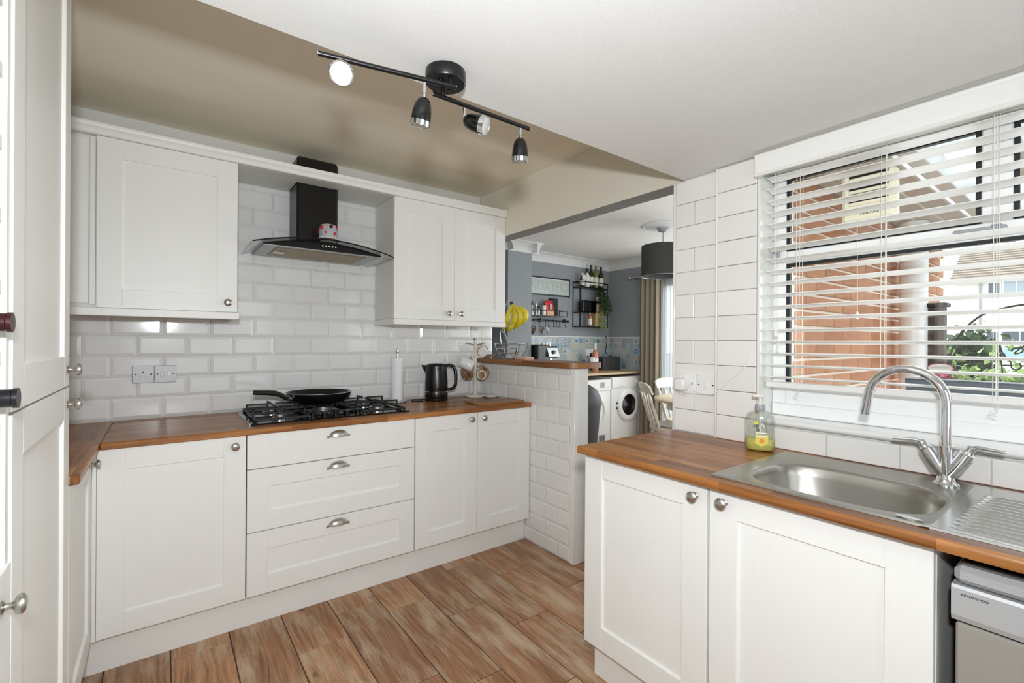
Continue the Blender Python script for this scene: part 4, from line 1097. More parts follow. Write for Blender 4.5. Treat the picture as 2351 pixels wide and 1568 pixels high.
def spot(base, stem, aim):
    base = Vector(base); j = base + Vector((0, 0, -stem)); aim = Vector(aim).normalized()
    Mq = aim.to_track_quat('Z', 'Y').to_matrix()
    o = obj('lamp_head', MB().lathe([(0.0001, 0.000), (0.008, 0.001), (0.0155, 0.007), (0.0205, 0.018), (0.0235, 0.034), (0.0250, 0.052), (0.0252, 0.056)], tuple(j), seg=26, M=Mq, cap=False), 'black_gloss', t, smooth=60)
    obj('stem', MB().tube([base + Vector((0, 0, -0.004)), base + Vector((0, 0, -stem * 0.75))], 0.0052, 12).tube([base + Vector((0, 0, -stem * 0.75)), j + aim * 0.004], 0.0030, 8), 'chrome', o)
    obj('chrome_rim', MB().lathe([(0.0254, 0.0555), (0.0262, 0.0558), (0.0262, 0.0690), (0.0250, 0.0700), (0.0232, 0.0690)], tuple(j), seg=26, M=Mq, cap=False), 'chrome', o)
    obj('lens', MB().lathe([(0.0234, 0.0685), (0.015, 0.0700), (0.0001, 0.0705)], tuple(j), seg=26, M=Mq, cap=False), 'lamp_lens', o)
    return o
d1 = (R1b - R1a).normalized(); d2 = (R2b - R2a).normalized()
tocam = (Vector((0, 0, 1.286)) - R1a)
spot(R1a + d1 * 0.042 + Vector((0, 0, -0.005)), 0.028, tocam.normalized() + Vector((0.10, 0.05, 0.05)))
spot(R1b - d1 * 0.082 + Vector((0, 0, -0.005)), 0.040, (-0.03, 0.33, -1))
spot(R2a + d2 * 0.098 + Vector((0, 0, -0.005)), 0.036, (0.62, -0.80, -0.40))
spot(R2b - d2 * 0.034 + Vector((0, 0, -0.005)), 0.032, (0.12, 0.17, -1))

# ================================================================== venetian blind, fan, cords
BY1, BY0 = 0.852, -0.60
BX = 1.893
t = thing('venetian_blind', 'white wooden slatted venetian blind hanging in the sink window', 'blind', (BX, 0.1, 1.12))
vp = [(1.797, 1.9985), (1.786, 1.9985), (1.783, 1.994), (1.785, 1.988), (1.788, 1.984), (1.788, 1.930), (1.785, 1.926), (1.783, 1.921), (1.786, 1.917), (1.797, 1.917)]
va = MB(); va.prism(vp, -0.66, 0.858, 'y'); va.box(1.797, 1.824, 0.848, 0.858, 1.918, 1.998)
obj('valance', va, 'blind_white', t, smooth=None)
obj('headrail', B(1.866, 1.920, BY0, BY1 - 0.004, 1.950, 1.996, b=0.002), 'carcass_white', t)
sl = MB(); n = 6; W = 0.050; tl = rad(9)
vs = []
for y in (0, BY1 - BY0):
    for s_ in (1, -1):
        for i in range(n + 1):
            a = -1 + 2 * i / n
            x = a * W / 2; z = 0.0035 * (1 - a * a) + s_ * 0.0014
            vs.append((x * math.cos(tl) + z * math.sin(tl), y, -x * math.sin(tl) + z * math.cos(tl)))
k = n + 1
fs = []
for i in range(n):
    fs.append((i, i + 1, 2 * k + i + 1, 2 * k + i)); fs.append((k + i, 3 * k + i, 3 * k + i + 1, k + i + 1))
fs += [(0, 2 * k, 3 * k, k), (n, k + n, 3 * k + n, 2 * k + n)]
fs += [tuple(list(range(0, k)) + list(range(2 * k - 1, k - 1, -1))), tuple(list(range(2 * k, 3 * k)) + list(range(4 * k - 1, 3 * k - 1, -1)))]
sl.add(vs, fs)
slm = sl.mesh('slat', 30); slm.materials.append(MAT['blind_white'])
for i in range(18):
    inst('slat', slm, (BX, BY0, 1.9225 - 0.045 * i), t)
obj('bottom_rail', B(BX - 0.026, BX + 0.024, BY0, BY1, 1.119, 1.141, b=0.004), 'blind_white', t, smooth=None)
for y in (0.743, 0.490, 0.234, -0.02, -0.28, -0.5):
    c = MB()
    for x in (BX - 0.0268, BX + 0.0268): c.tube([(x, y, 1.955), (x, y, 1.128)], 0.0011, 5)
    c.tube([(BX - 0.0272, y - 0.012, 1.955), (BX - 0.0272, y - 0.010, 1.135), (BX - 0.020, y - 0.004, 1.112)], 0.0009, 5)
    obj('ladder_cord', c, 'cord_white', t)
for y, zl, zz in ((0.812, 1.352, 1), (0.803, 1.290, 2)):
    o = obj('pull_cord', MB().tube([(BX - 0.030, y + 0.004, 1.945), (BX - 0.031, y, zl)], 0.0010, 5), 'cord_white', t)
    obj('acorn_pull', MB().lathe([(0.002, 0.0), (0.0035, -0.004), (0.0045, -0.012), (0.0075, -0.030), (0.0075, -0.036), (0.0060, -0.038), (0.0001, -0.038)], (BX - 0.031, y, zl), seg=14), 'white_plastic', o)
ch = spline([(BX - 0.02, 0.735, 1.128), (BX - 0.036, 0.728, 1.115), (BX - 0.036, 0.742, 1.100), (BX - 0.036, 0.731, 1.091), (BX - 0.036, 0.748, 1.096)])
ch2 = spline([(BX - 0.02, 0.226, 1.128), (BX - 0.036, 0.222, 1.11), (BX - 0.036, 0.240, 1.096), (BX - 0.036, 0.224, 1.088), (BX - 0.036, 0.246, 1.090)])
obj('cord_end', MB().tube(ch, 0.0010, 5).tube(ch2, 0.0010, 5), 'cord_white', t)
# extractor fan mounted in the fanlight
plain('fan_cream', srgb(236, 230, 206), 0.45)
t = thing('extractor_fan', 'cream square extractor fan mounted in the fanlight behind the blind', 'fan', (1.95, 0.545, 1.71))
obj('housing', B(1.926, 1.974, 0.467, 0.622, 1.710, 1.884, b=0.012), 'fan_cream', t, smooth=None)
for i in range(5):
    lv = obj('louvre', B(1.9215, 1.927, 0.487, 0.598, 1.768 + i * 0.021, 1.780 + i * 0.021, b=0.002), 'fan_cream', t)
    obj('louvre_slot', B(1.9245, 1.9262, 0.487, 0.598, 1.7805 + i * 0.021, 1.7885 + i * 0.021), 'dark_slot', lv)
lettering('Vent-Axia', 0.0125, (1.9255, 0.540, 1.738), FACE_NX, 'black_satin', t, 1.1)
obj('pull_cord', MB().tube(spline([(1.930, 0.575, 1.711), (1.926, 0.573, 1.66), (1.925, 0.571, 1.40)]), 0.0008, 5), 'cord_white', t)
obj('cord_pull', MB().lathe([(0.002, 0), (0.0035, -0.010), (0.0055, -0.026), (0.0001, -0.027)], (1.925, 0.571, 1.400), seg=10), 'white_plastic', t)
o = thing('window_catch', 'small grey window catch on the frame behind the blind end', 'catch', (1.95, 0.842, 1.60))
obj('knob', MB().sphere((1.938, 0.842, 1.648), 0.012, 12, 8).box(1.934, 1.9545, 0.836, 0.848, 1.612, 1.640, b=0.003), 'grey_plastic', o)

# ================================================================== dining room
# mosaic-print splashback
t = NT('mosaic_print')
v = t.coord(); sp = t.n('ShaderNodeSeparateXYZ', {0: v})
h = t.math('ADD', sp.outputs[0], t.math('MULTIPLY', sp.outputs[1], -1.0))
S = 0.0672
hs = t.math('DIVIDE', h, S); vs_ = t.math('DIVIDE', sp.outputs[2], S)
ci = t.n('ShaderNodeCombineXYZ', {0: t.math('FLOOR', hs), 1: t.math('FLOOR', vs_), 2: 0.0}).outputs[0]
wn = t.n('ShaderNodeTexWhiteNoise', {'Vector': ci}, noise_dimensions='3D')
wn2 = t.n('ShaderNodeTexWhiteNoise', {'Vector': t.vmath('ADD', ci, (17, 5, 3))}, noise_dimensions='3D')
fx = t.math('ABSOLUTE', t.math('SUBTRACT', t.math('FRACT', hs), 0.5)); fy = t.math('ABSOLUTE', t.math('SUBTRACT', t.math('FRACT', vs_), 0.5))
dist = t.math('SQRT', t.math('ADD', t.math('MULTIPLY', fx, fx), t.math('MULTIPLY', fy, fy)))
mx = t.math('MAXIMUM', fx, fy); sm_ = t.math('ADD', fx, fy); mn = t.math('MINIMUM', fx, fy)
r2 = wn2.outputs[0]
pat = t.math('ADD', t.math('MULTIPLY', dist, t.math('MULTIPLY_ADD', r2, 3.0, 0.5)), t.math('MULTIPLY', sm_, t.math('MULTIPLY_ADD', wn.outputs[0], 2.5, -0.6)))
bandf = t.math('GREATER_THAN', t.math('SINE', t.math('MULTIPLY', pat, 10.0)), 0.25)
base = t.ramp(wn.outputs[0], [(0.0, srgb(196, 204, 204)), (0.3, srgb(186, 200, 208)), (0.5, srgb(202, 202, 194)), (0.7, srgb(188, 204, 194)), (0.88, srgb(206, 196, 188)), (1.0, srgb(160, 186, 204))], 'CONSTANT')
ink = t.ramp(r2, [(0.0, srgb(120, 160, 186)), (0.2, srgb(92, 132, 170)), (0.35, srgb(112, 150, 140)), (0.5, srgb(170, 176, 176)), (0.65, srgb(96, 116, 130)), (0.78, srgb(178, 172, 130)), (0.86, srgb(176, 150, 144)), (0.93, srgb(86, 84, 100))], 'CONSTANT')
c = t.mix(bandf, base, ink)
edge = t.math('GREATER_THAN', mx, 0.475)
c = t.mix(t.math('MULTIPLY', edge, 0.8), c, srgb(206, 210, 208))
MAT['mosaic_print'] = t.bsdf(Base_Color=c, Roughness=0.3)
spb = obj('splashback', MB().box(3.243, DX - 0.005, DY - 0.006, DY - 0.0005, 0.932, 1.357), 'mosaic_print', label='blue and white patchwork tile splashback on the grey dining wall', cat='splashback')
obj('side_panel', B(DX - 0.006, DX - 0.0005, 3.74, DY - 0.007, 0.932, 1.357), 'mosaic_print', spb)
obj('top_trim', MB().box(3.243, DX - 0.005, DY - 0.008, DY - 0.0005, 1.3575, 1.366).box(DX - 0.008, DX - 0.0005, 3.74, DY - 0.009, 1.3575, 1.366), 'white_plastic', spb)
# counter and machines
CF = 3.722
obj('utility_counter', B(3.05, DX - 0.001, CF, DY - 0.001, 0.905, 0.9315, b=0.004), 'laminate_oak', label='pale oak laminate counter above the washing machine and dryer', cat='worktop', smooth=None)
obj('counter_leg', B(3.66, 3.685, CF + 0.03, DY - 0.01, 0, 0.9045), 'carcass_white', label='white panel holding the counter left of the dryer', cat='panel')
def machine(name, label, cat, x0, x1, yf, kind):
    t = thing(name, label, cat, ((x0 + x1) / 2, yf, 0))
    zt = 0.872 if kind == 'washer' else 0.852
    obj('body', B(x0, x1, yf, 4.29, 0.012, zt, b=0.006), 'white_gloss', t, smooth=None)
    for x in (x0 + 0.04, x1 - 0.04): obj('foot', MB().cyl((x, yf + 0.05, 0), 0.018, 0.012), 'black_matte', t)
    xc = (x0 + x1) / 2
    pn = obj('control_panel', B(x0 + 0.004, x1 - 0.004, yf - 0.012, yf - 0.0005, zt - 0.135, zt - 0.003, b=0.006), 'white_plastic', t, smooth=None)
    if kind == 'washer':
        obj('dial', MB().lathe([(0.026, 0), (0.024, -0.014), (0.0001, -0.016)], (x1 - 0.11, yf - 0.012, zt - 0.065), 'y', 20), 'white_gloss', pn)
        obj('drawer_line', B(x0 + 0.05, x0 + 0.22, yf - 0.0135, yf - 0.012, zt - 0.118, zt - 0.114), 'grey_plastic', pn)
        zc_ = 0.525; xc += 0.02
        d = obj('door', MB().lathe([(0.205, 0.0), (0.205, -0.010), (0.190, -0.026), (0.160, -0.034), (0.132, -0.026), (0.126, -0.012)], (xc, yf - 0.0008, zc_), 'y', 40, cap=False), 'white_plastic', t)
        obj('door_glass', MB().lathe([(0.128, -0.014), (0.10, 0.0), (0.05, -0.012), (0.0001, -0.020)], (xc, yf - 0.006, zc_), 'y', 32, cap=False), 'black_gloss', d)
        for s_ in (-1, 1): obj('hinge', B(xc - 0.213, xc - 0.200, yf - 0.016, yf - 0.001, zc_ + s_ * 0.03 - 0.008, zc_ + s_ * 0.03 + 0.008, b=0.002), 'black_matte', d)
    else:
        obj('display', B(xc + 0.10, xc + 0.17, yf - 0.0135, yf - 0.012, zt - 0.095, zt - 0.03), 'grey_plastic', pn)
        zc_ = 0.48
        d = obj('door', MB().lathe([(0.220, 0.0), (0.220, -0.012), (0.214, -0.020), (0.0001, -0.022)], (xc - 0.03, yf - 0.0008, zc_), 'y', 40), 'white_plastic', t)
        obj('door_ring', MB().lathe([(0.208, -0.020), (0.202, -0.034), (0.182, -0.036), (0.172, -0.022)], (xc - 0.03, yf - 0.0008, zc_), 'y', 40, cap=False), 'white_gloss', d)
        vt = obj('vent_grille', B(xc + 0.09, xc + 0.20, yf - 0.005, yf - 0.0005, 0.06, 0.20, b=0.002), 'grey_plastic', t)
        for i in range(7): obj('grille_slot', B(xc + 0.098 + i * 0.0145, xc + 0.103 + i * 0.0145, yf - 0.0062, yf - 0.005, 0.07, 0.19), 'dark_slot', vt)
machine('tumble_dryer', 'white tumble dryer with a round door partly hidden by the half wall', 'dryer', 3.715, 4.298, 3.752, 'dryer')
machine('washing_machine', 'white washing machine with a dark glass porthole beside the curtain', 'washing machine', 4.312, 4.880, 3.752, 'washer')
# things on the counter
ZK = 0.9318
t = thing('coffee_machine', 'black and chrome coffee machine on the counter beyond the ledge', 'coffee machine', (3.40, 3.95, ZK))
obj('body', B(3.262, 3.44, 3.88, 4.16, ZK, 1.262, b=0.012), 'black_satin', t, smooth=None)
m = MB(); m.add([(3.40, 3.845, 1.130), (3.575, 3.865, 1.130), (3.565, 3.895, 1.225), (3.39, 3.875, 1.225), (3.40, 3.875, 1.130), (3.575, 3.89, 1.130), (3.565, 3.92, 1.225), (3.39, 3.90, 1.225)],
               [(0, 1, 2, 3), (7, 6, 5, 4), (0, 4, 5, 1), (1, 5, 6, 2), (2, 6, 7, 3), (3, 7, 4, 0)])
fp = obj('front_panel', m, 'silver_grey', t, smooth=None)
obj('dial', MB().lathe([(0.022, 0), (0.020, -0.014), (0.0001, -0.015)], (3.483, 3.865, 1.180), 'y', 18), 'black_satin', fp)
obj('head', B(3.395, 3.58, 3.90, 4.12, 1.11, 1.245, b=0.008), 'black_satin', t, smooth=None)
obj('group_spout', MB().cyl((3.485, 3.93, 1.075), 0.022, 0.036), 'chrome', t)
obj('drip_tray', B(3.40, 3.58, 3.88, 4.12, ZK, 0.985, b=0.006), 'silver_grey', t)
for i in range(3): obj('cup', MB().cyl((3.44 + i * 0.05, 4.0, 1.2452), 0.018, 0.04), 'chrome' if i else 'white_gloss', t)
plain('bin_grey', srgb(66, 67, 68), 0.55, grain=0.1, scale=200)
t = thing('bread_bin', 'dark grey bread bin against the patchwork tiles', 'bread bin', (4.68, 4.15, ZK))
obj('body', B(4.515, 4.845, 4.06, 4.24, ZK, 1.105, b=0.012), 'bin_grey', t, smooth=None)
obj('lid_stud', MB().lathe([(0.008, 0), (0.006, -0.006), (0.0001, -0.007)], (4.70, 4.06, 1.02), 'y', 12), 'chrome', t)
wine_bottle('rose_bottle', (4.175, 3.89, ZK), 'z', ('bottle_pink', 'foil_white', 'label_white'), 'tall rosé bottle with white cap standing on the counter behind the ledge end', L=0.345, r=0.04)
t = thing('smart_speaker', 'small black speaker on the counter behind the rosé bottle', 'speaker', (4.40, 4.12, ZK))
obj('body', B(4.365, 4.455, 4.08, 4.17, ZK, 1.155, b=0.012), 'black_matte', t, smooth=None)
t = thing('wall_socket', 'white socket with a plug on the patchwork tiles above the bread bin', 'socket', (4.50, DY, 1.15))
obj('plate', B(4.43, 4.575, DY - 0.015, DY - 0.0065, 1.115, 1.20, b=0.002), 'white_plastic', t)
obj('plug', B(4.54, 4.585, DY - 0.06, DY - 0.0155, 1.10, 1.155, b=0.005), 'white_plastic', t)
obj('power_cable', MB().tube(spline([(4.80, 4.20, 1.108), (4.79, 4.27, 1.16), (4.83, 4.295, 1.24), (4.845, 4.296, 1.33), (4.81, 4.296, 1.375)]), 0.005, 6), 'black_matte', label='thin dark cable climbing the patchwork tiles above the bread bin', cat='cable')
obj('egg_cup', MB().lathe([(0.010, 0), (0.014, 0.003), (0.016, 0.030), (0.014, 0.030), (0.012, 0.005), (0.0001, 0.005)], (2.085, 1.965, 1.1668), seg=18), 'white_gloss', label='tiny white cup standing on the rounded end of the wooden ledge', cat='cup')
# picture
plain('art_pale', srgb(186, 197, 192), 0.3, grain=0.06, scale=9)
plain('art_faint', srgb(172, 185, 180), 0.4, grain=0.1, scale=30)
t = thing('framed_picture', 'long pale framed sign with faint lettering on the grey wall', 'picture', (3.8, DY, 1.86))
x0, x1, z0, z1, w = 3.38, 4.135, 1.862, 2.084, 0.015
obj('frame', MB().box(x0, x1, DY - 0.022, DY - 0.0005, z0, z0 + w, b=0.002).box(x0, x1, DY - 0.022, DY - 0.0005, z1 - w, z1, b=0.002).box(x0, x0 + w, DY - 0.022, DY - 0.0005, z0 + w, z1 - w, b=0.002).box(x1 - w, x1, DY - 0.022, DY - 0.0005, z0 + w, z1 - w, b=0.002), 'black_satin', t, smooth=None)
ar = obj('print', B(x0 + w, x1 - w, DY - 0.010, DY - 0.001, z0 + w, z1 - w), 'art_pale', t)
obj('mount_edge', MB().box(x0 + w, x1 - w, DY - 0.0125, DY - 0.0105, z1 - w - 0.008, z1 - w).box(x1 - w - 0.008, x1 - w, DY - 0.0125, DY - 0.0105, z0 + w, z1 - w - 0.008), 'white_plastic', ar)
lettering('NOXTHO', 0.165, (3.80, DY - 0.0106, 1.975), FACE_NY, 'art_faint', ar, 0.86)
# spice shelf
t = thing('spice_shelf', 'narrow black metal wall shelf with a rail under the framed sign', 'shelf', (3.69, 4.23, 1.60))
sx0, sx1, sy = 3.30, 3.976, 4.165
b = MB().box(sx0, sx1, sy, DY - 0.001, 1.600, 1.608)
obj('tray', b, 'black_satin', t, smooth=None)
obj('guard_rail', MB().tube([(sx0, sy + 0.004, 1.672), (sx1 - 0.004, sy + 0.004, 1.672), (sx1 - 0.004, DY - 0.002, 1.672)], 0.004, 8).tube([(sx1 - 0.004, sy + 0.004, 1.606), (sx1 - 0.004, sy + 0.004, 1.672)], 0.004, 8).tube([(sx1 - 0.004, DY - 0.008, 1.606), (sx1 - 0.004, DY - 0.008, 1.672)], 0.004, 8), 'black_satin', t)
zs_ = 1.6082
def mill(x, h, mats, label, r=0.016):
    e = thing('pepper_mill', label, 'mill', (x, 4.225, zs_), group=None)
    obj('body', MB().lathe([(r, 0), (r, h * 0.62), (r * 0.7, h * 0.66), (r * 0.7, h * 0.70)], seg=16), mats[0], e, world=False)
    obj('top', MB().lathe([(r * 0.72, h * 0.70), (r * 0.9, h * 0.78), (r * 0.5, h * 0.88), (r * 0.55, h * 0.93), (r * 0.4, h), (0.0001, h)], seg=16), mats[1], e, world=False)
mill(3.462, 0.165, ('chrome', 'black_satin'), 'chrome mill with black top at the left end of the spice shelf')
mill(3.522, 0.160, ('chrome', 'chrome'), 'tall chrome mill with a ball top on the spice shelf')
mill(3.562, 0.115, ('chrome', 'black_satin'), 'short chrome shaker beside the tall mill on the spice shelf')
for i, (z, ) in enumerate(((0.0,), (0.063,))):
    obj('espresso_cup', MB().lathe([(0.018, 0), (0.025, 0.006), (0.027, 0.058), (0.025, 0.058), (0.022, 0.006), (0.0001, 0.006)], (3.645, 4.225, zs_ + z), seg=18), 'white_gloss', label=('lower' if i == 0 else 'upper') + ' white cup of the small stack on the spice shelf', cat='cup')
plain('packet_red', srgb(200, 44, 44), 0.3)
plain('packet_pale', srgb(222, 170, 110), 0.4)
t = thing('snack_packet', 'red snack packet standing on the spice shelf', 'packet', (3.73, 4.24, zs_))
m = MB(); m.add([(3.682, 4.215, zs_), (3.800, 4.215, zs_), (3.800, 4.275, zs_), (3.682, 4.275, zs_), (3.675, 4.235, zs_ + 0.155), (3.795, 4.235, zs_ + 0.155), (3.795, 4.255, zs_ + 0.155), (3.675, 4.255, zs_ + 0.155), (3.69, 4.243, zs_ + 0.185), (3.785, 4.243, zs_ + 0.185), (3.785, 4.247, zs_ + 0.185), (3.69, 4.247, zs_ + 0.185)],
              [(3, 2, 1, 0), (0, 1, 5, 4), (1, 2, 6, 5), (2, 3, 7, 6), (3, 0, 4, 7), (4, 5, 9, 8), (5, 6, 10, 9), (6, 7, 11, 10), (7, 4, 8, 11), (8, 9, 10, 11)])
obj('bag', m, 'packet_red', t, smooth=None)
obj('printed_panel', B(3.688, 3.796, 4.2115, 4.214, zs_ + 0.004, zs_ + 0.07), 'packet_pale', t)
obj('white_flash', B(3.735, 3.755, 4.213, 4.222, zs_ + 0.08, zs_ + 0.145), 'label_white', t)
t = thing('serving_tray', 'dark rectangular tray leaning on the wall at the shelf end', 'tray', (3.85, 4.28, zs_))
obj('panel', B(3.79, 3.925, 4.282, 4.300, zs_, zs_ + 0.222, b=0.006), 'black_matte', t, smooth=None)
# hook rail with mugs
t = thing('hook_rail', 'black wall rail with hanging hooks below the spice shelf', 'rail', (3.7, 4.27, 1.55))
obj('bar', MB().tube([(3.30, 4.27, 1.553), (4.075, 4.27, 1.553)], 0.009, 10), 'black_satin', t)
obj('end_knob', MB().lathe([(0.014, 0), (0.016, 0.01), (0.014, 0.022), (0.0001, 0.023)], (4.070, 4.27, 1.553), 'x', 14), 'black_satin', t)
for x in (3.635, 4.038): obj('bracket', MB().box(x - 0.010, x + 0.010, 4.262, DY - 0.0006, 1.535, 1.578, b=0.003), 'black_satin', t)
for x in (3.515, 3.600, 3.70, 3.745, 3.825, 3.880, 3.920, 4.020):
    obj('hook', MB().tube(spline([(x, 4.27, 1.563), (x, 4.258, 1.556), (x + 0.004, 4.256, 1.52), (x - 0.004, 4.254, 1.485), (x + 0.010, 4.250, 1.474), (x + 0.020, 4.250, 1.486)], 4), 0.003, 6), 'black_satin', t)
hang('mug', 'brown and cream mug hanging on the dining wall rail', (3.505, 4.245, 1.478), (0.55, -0.5, -0.35), (-0.2, 0, 1), 0.036, 0.075, 'glaze_brown', None, group='mugs on the dining wall rail')
hang('mug', 'plain white mug hanging on the dining wall rail', (3.708, 4.245, 1.478), (-0.75, -0.55, -0.30), (0.2, 0, 1), 0.036, 0.075, 'white_gloss', None, group='mugs on the dining wall rail')
# wire wall shelf
t = thing('wire_wall_shelf', 'tall black wire wall shelf holding bottles and a trailing plant', 'shelf', (4.45, 4.22, 1.49))
a0, a1, f0, f1 = 4.205, 4.705, 4.165, DY - 0.006
w = MB(); rr = 0.006
for x in (a0, a1):
    for y in (f0, f1): w.tube([(x, y, 1.490), (x, y, 2.062)], rr, 8)
    w.tube([(x, f0, 1.490), (x, f1, 1.490)], rr, 8).tube([(x, f0, 2.062), (x, f1, 2.062)], rr, 8)
for z in (1.490, 2.062):
    for y in (f0, f1): w.tube([(a0, y, z), (a1, y, z)], rr, 8)
w.tube([(4.33, f1, 1.49), (4.33, f1, 2.0)], rr, 8)
obj('frame', w, 'black_satin', t)
obj('top_shelf', B(a0, a1, f0, f1, 1.985, 1.998), 'black_satin', t)
obj('middle_shelf', B(a0, 4.49, f0, f1, 1.668, 1.676), 'black_satin', t)
obj('divider', MB().box(4.484, 4.492, f0, f1, 1.676, 1.82).box(4.43, 4.70, f0, f1, 1.820, 1.828), 'black_satin', t)
obj('bottom_shelf', B(a0, a1, f0, f1, 1.486, 1.494), 'black_satin', t)
obj('black_canister', MB().box(4.272, 4.425, 4.185, 4.285, 1.6763, 1.828, b=0.012), 'black_satin', label='black box standing on the middle level of the wire shelf', cat='box', smooth=None)
zz = 1.9983
def tbottle(x, L, mats, label, r=0.034):
    return wine_bottle('wine_bottle', (x, 4.235, zz), 'z', mats, label, L=L, r=r, neck=0.0125, group=None)
e = tbottle(4.300, 0.185, ('bottle_dark', 'foil_white', 'label_white'), 'short bottle with a white gift tag at the left of the shelf top', 0.032)
tm = MB(); tm.box(-0.034, 0.034, -0.001, 0.001, -0.034, 0.034)
tm.xf(Matrix.Translation((0, -0.036, 0.120)) @ Matrix.Rotation(rad(38), 4, 'Y'))
obj('gift_tag', tm, 'label_white', e, world=False)
tbottle(4.388, 0.245, ('foil_white', 'foil_black'), 'frosted white bottle with a black cap on the shelf top')
tbottle(4.460, 0.300, ('bottle_green', 'foil_black', 'label_white'), 'dark green wine bottle left of the lime one on the shelf top')
tbottle(4.548, 0.305, ('bottle_lime', 'bottle_lime', 'label_white'), 'lime green wine bottle with a big white label on the shelf top')
tbottle(4.648, 0.295, ('bottle_green', 'foil_black', 'label_white'), 'dark green wine bottle at the right of the shelf top')
wine_bottle('rose_bottle', (4.432, 4.225, 1.4943), 'z', ('bottle_pink', 'foil_white', 'label_white'), 'small rosé bottle with white cap on the bottom of the wire shelf', L=0.205, r=0.030, neck=0.012)
plain('pale_wood', srgb(186, 160, 118), 0.5, grain=0.15, scale=20)
obj('wine_gift_box', B(4.50, 4.625, 4.19, 4.285, 1.4943, 1.79, b=0.003), 'pale_wood', label='pale wooden bottle box standing in the wire shelf behind the plant', cat='box', smooth=None)
plain('leaf_green', srgb(52, 76, 40), 0.5, grain=0.3, scale=60)
plain('leaf_bright', srgb(140, 164, 92), 0.5, grain=0.3, scale=60)
def foliage(pts, count, size, rnd, seed, drop=0.0):
    rg = random.Random(seed); m = MB()
    for _ in range(count):
        i = rg.randrange(len(pts) - 1); s_ = rg.random()
        p = Vector(pts[i]).lerp(Vector(pts[i + 1]), s_) + Vector((rg.gauss(0, rnd[0]), rg.gauss(0, rnd[1]), rg.gauss(0, rnd[2])))
        d = Vector((rg.gauss(0, 1), rg.gauss(0, 1), rg.gauss(-drop, 0.8))).normalized(); q = d.orthogonal().normalized(); q.rotate(Matrix.Rotation(rg.random() * 6.28, 3, d))
        L = size * (0.6 + 0.8 * rg.random()); w_ = L * 0.33; nn = d.cross(q)
        m.add([p, p + d * L * 0.5 + q * w_ + nn * w_ * 0.3, p + d * L, p + d * L * 0.5 - q * w_ + nn * w_ * 0.3], [(0, 1, 2), (0, 2, 3)])
    return m
t = thing('trailing_plant', 'green trailing plant hanging down through the wire shelf', 'plant', (4.60, 4.19, 1.83))
obj('pot', MB().lathe([(0.028, 0), (0.040, 0.06), (0.037, 0.06), (0.0001, 0.055)], (4.60, 4.235, 1.8285), seg=18), 'cream_paint', t)
obj('foliage', foliage([(4.60, 4.20, 1.96), (4.63, 4.17, 1.87), (4.645, 4.15, 1.76), (4.64, 4.14, 1.70)], 900, 0.026, (0.050, 0.02, 0.03), 3, 0.9), 'leaf_green', t, kind='stuff', smooth=None)
obj('tendrils', foliage([(4.60, 4.155, 1.74), (4.575, 4.15, 1.60), (4.57, 4.145, 1.47)], 260, 0.022, (0.022, 0.01, 0.02), 5, 0.9), 'leaf_bright', t, kind='stuff', smooth=None)
# curtain and pole
def curtain_mb(x, y0, y1, z0, z1, amp, waves, th=0.004):
    m = MB(); nu, nv = 96, 6
    def f(u, v, o=0):
        y = y0 + (y1 - y0) * u; ph = 2 * math.pi * waves * u
        k = 0.75 + 0.25 * v
        return (x + o + amp * k * math.sin(ph) + 0.004 * math.sin(ph * 2.3 + 1), y + 0.006 * math.cos(ph), z1 + (z0 - z1) * v)
    m.grid(lambda u, v: f(u, v), nu, nv); m.grid(lambda u, v: f(u, v, th), nu, nv)
    return m
t_ = NT('curtain_linen'); nz = t_.noise(t_.mapping(t_.coord(), (300, 300, 300)), 1.0, 2)
MAT['curtain_linen'] = t_.bsdf(Base_Color=t_.mix(nz, srgb(146, 136, 118), srgb(166, 156, 138)), Roughness=0.9)
obj('curtain', curtain_mb(4.79, 3.40, 3.712, 0.015, 2.105, 0.042, 4.5), 'curtain_linen', label='beige floor-length curtain gathered at the side of the patio door', cat='curtain', smooth=60)
obj('sheer_curtain', curtain_mb(4.866, 3.20, 3.43, 0.03, 2.06, 0.014, 4), 'sheer_curtain', label='sheer white curtain strip in front of the patio glass', cat='curtain', smooth=60)
t = thing('curtain_pole', 'dark metal curtain pole with a ball finial above the patio door', 'curtain pole', (4.79, 2.5, 2.11))
obj('rod', MB().tube([(4.79, 1.2, 2.118), (4.79, 3.84, 2.118)], 0.011, 12), 'nickel', t)
obj('finial', MB().sphere((4.79, 3.872, 2.118), 0.030, 16, 10), 'nickel', t)
obj('bracket', B(4.78, DX - 0.001, 3.81, 3.83, 2.10, 2.135, b=0.003), 'nickel', t)
# pendant and ceiling rose
PX_, PY_ = 3.693, 2.605
t = thing('pendant_lamp', 'dark grey drum pendant lampshade hanging in the dining room', 'lamp', (PX_, PY_, 2.372))
plain('shade_grey', srgb(62, 61, 60), 0.9, grain=0.12, scale=400)
plain('shade_lining', srgb(84, 84, 84), 0.8)
obj('flex', MB().tube([(PX_, PY_, 2.34), (PX_, PY_, 2.09)], 0.004, 8), 'grey_plastic', t)
obj('ceiling_cup', MB().lathe([(0.012, 2.31), (0.045, 2.325), (0.055, 2.345), (0.055, 2.3525)], (PX_, PY_, 0), seg=24), 'grey_plastic', t)
sh_ = obj('shade', MB().lathe([(0.192, 1.905), (0.192, 2.185)], (PX_, PY_, 0), seg=48, cap=False), 'shade_grey', t)
obj('lining', MB().lathe([(0.1905, 1.9055), (0.1905, 2.1845)], (PX_, PY_, 0), seg=48, cap=False), 'shade_lining', sh_)
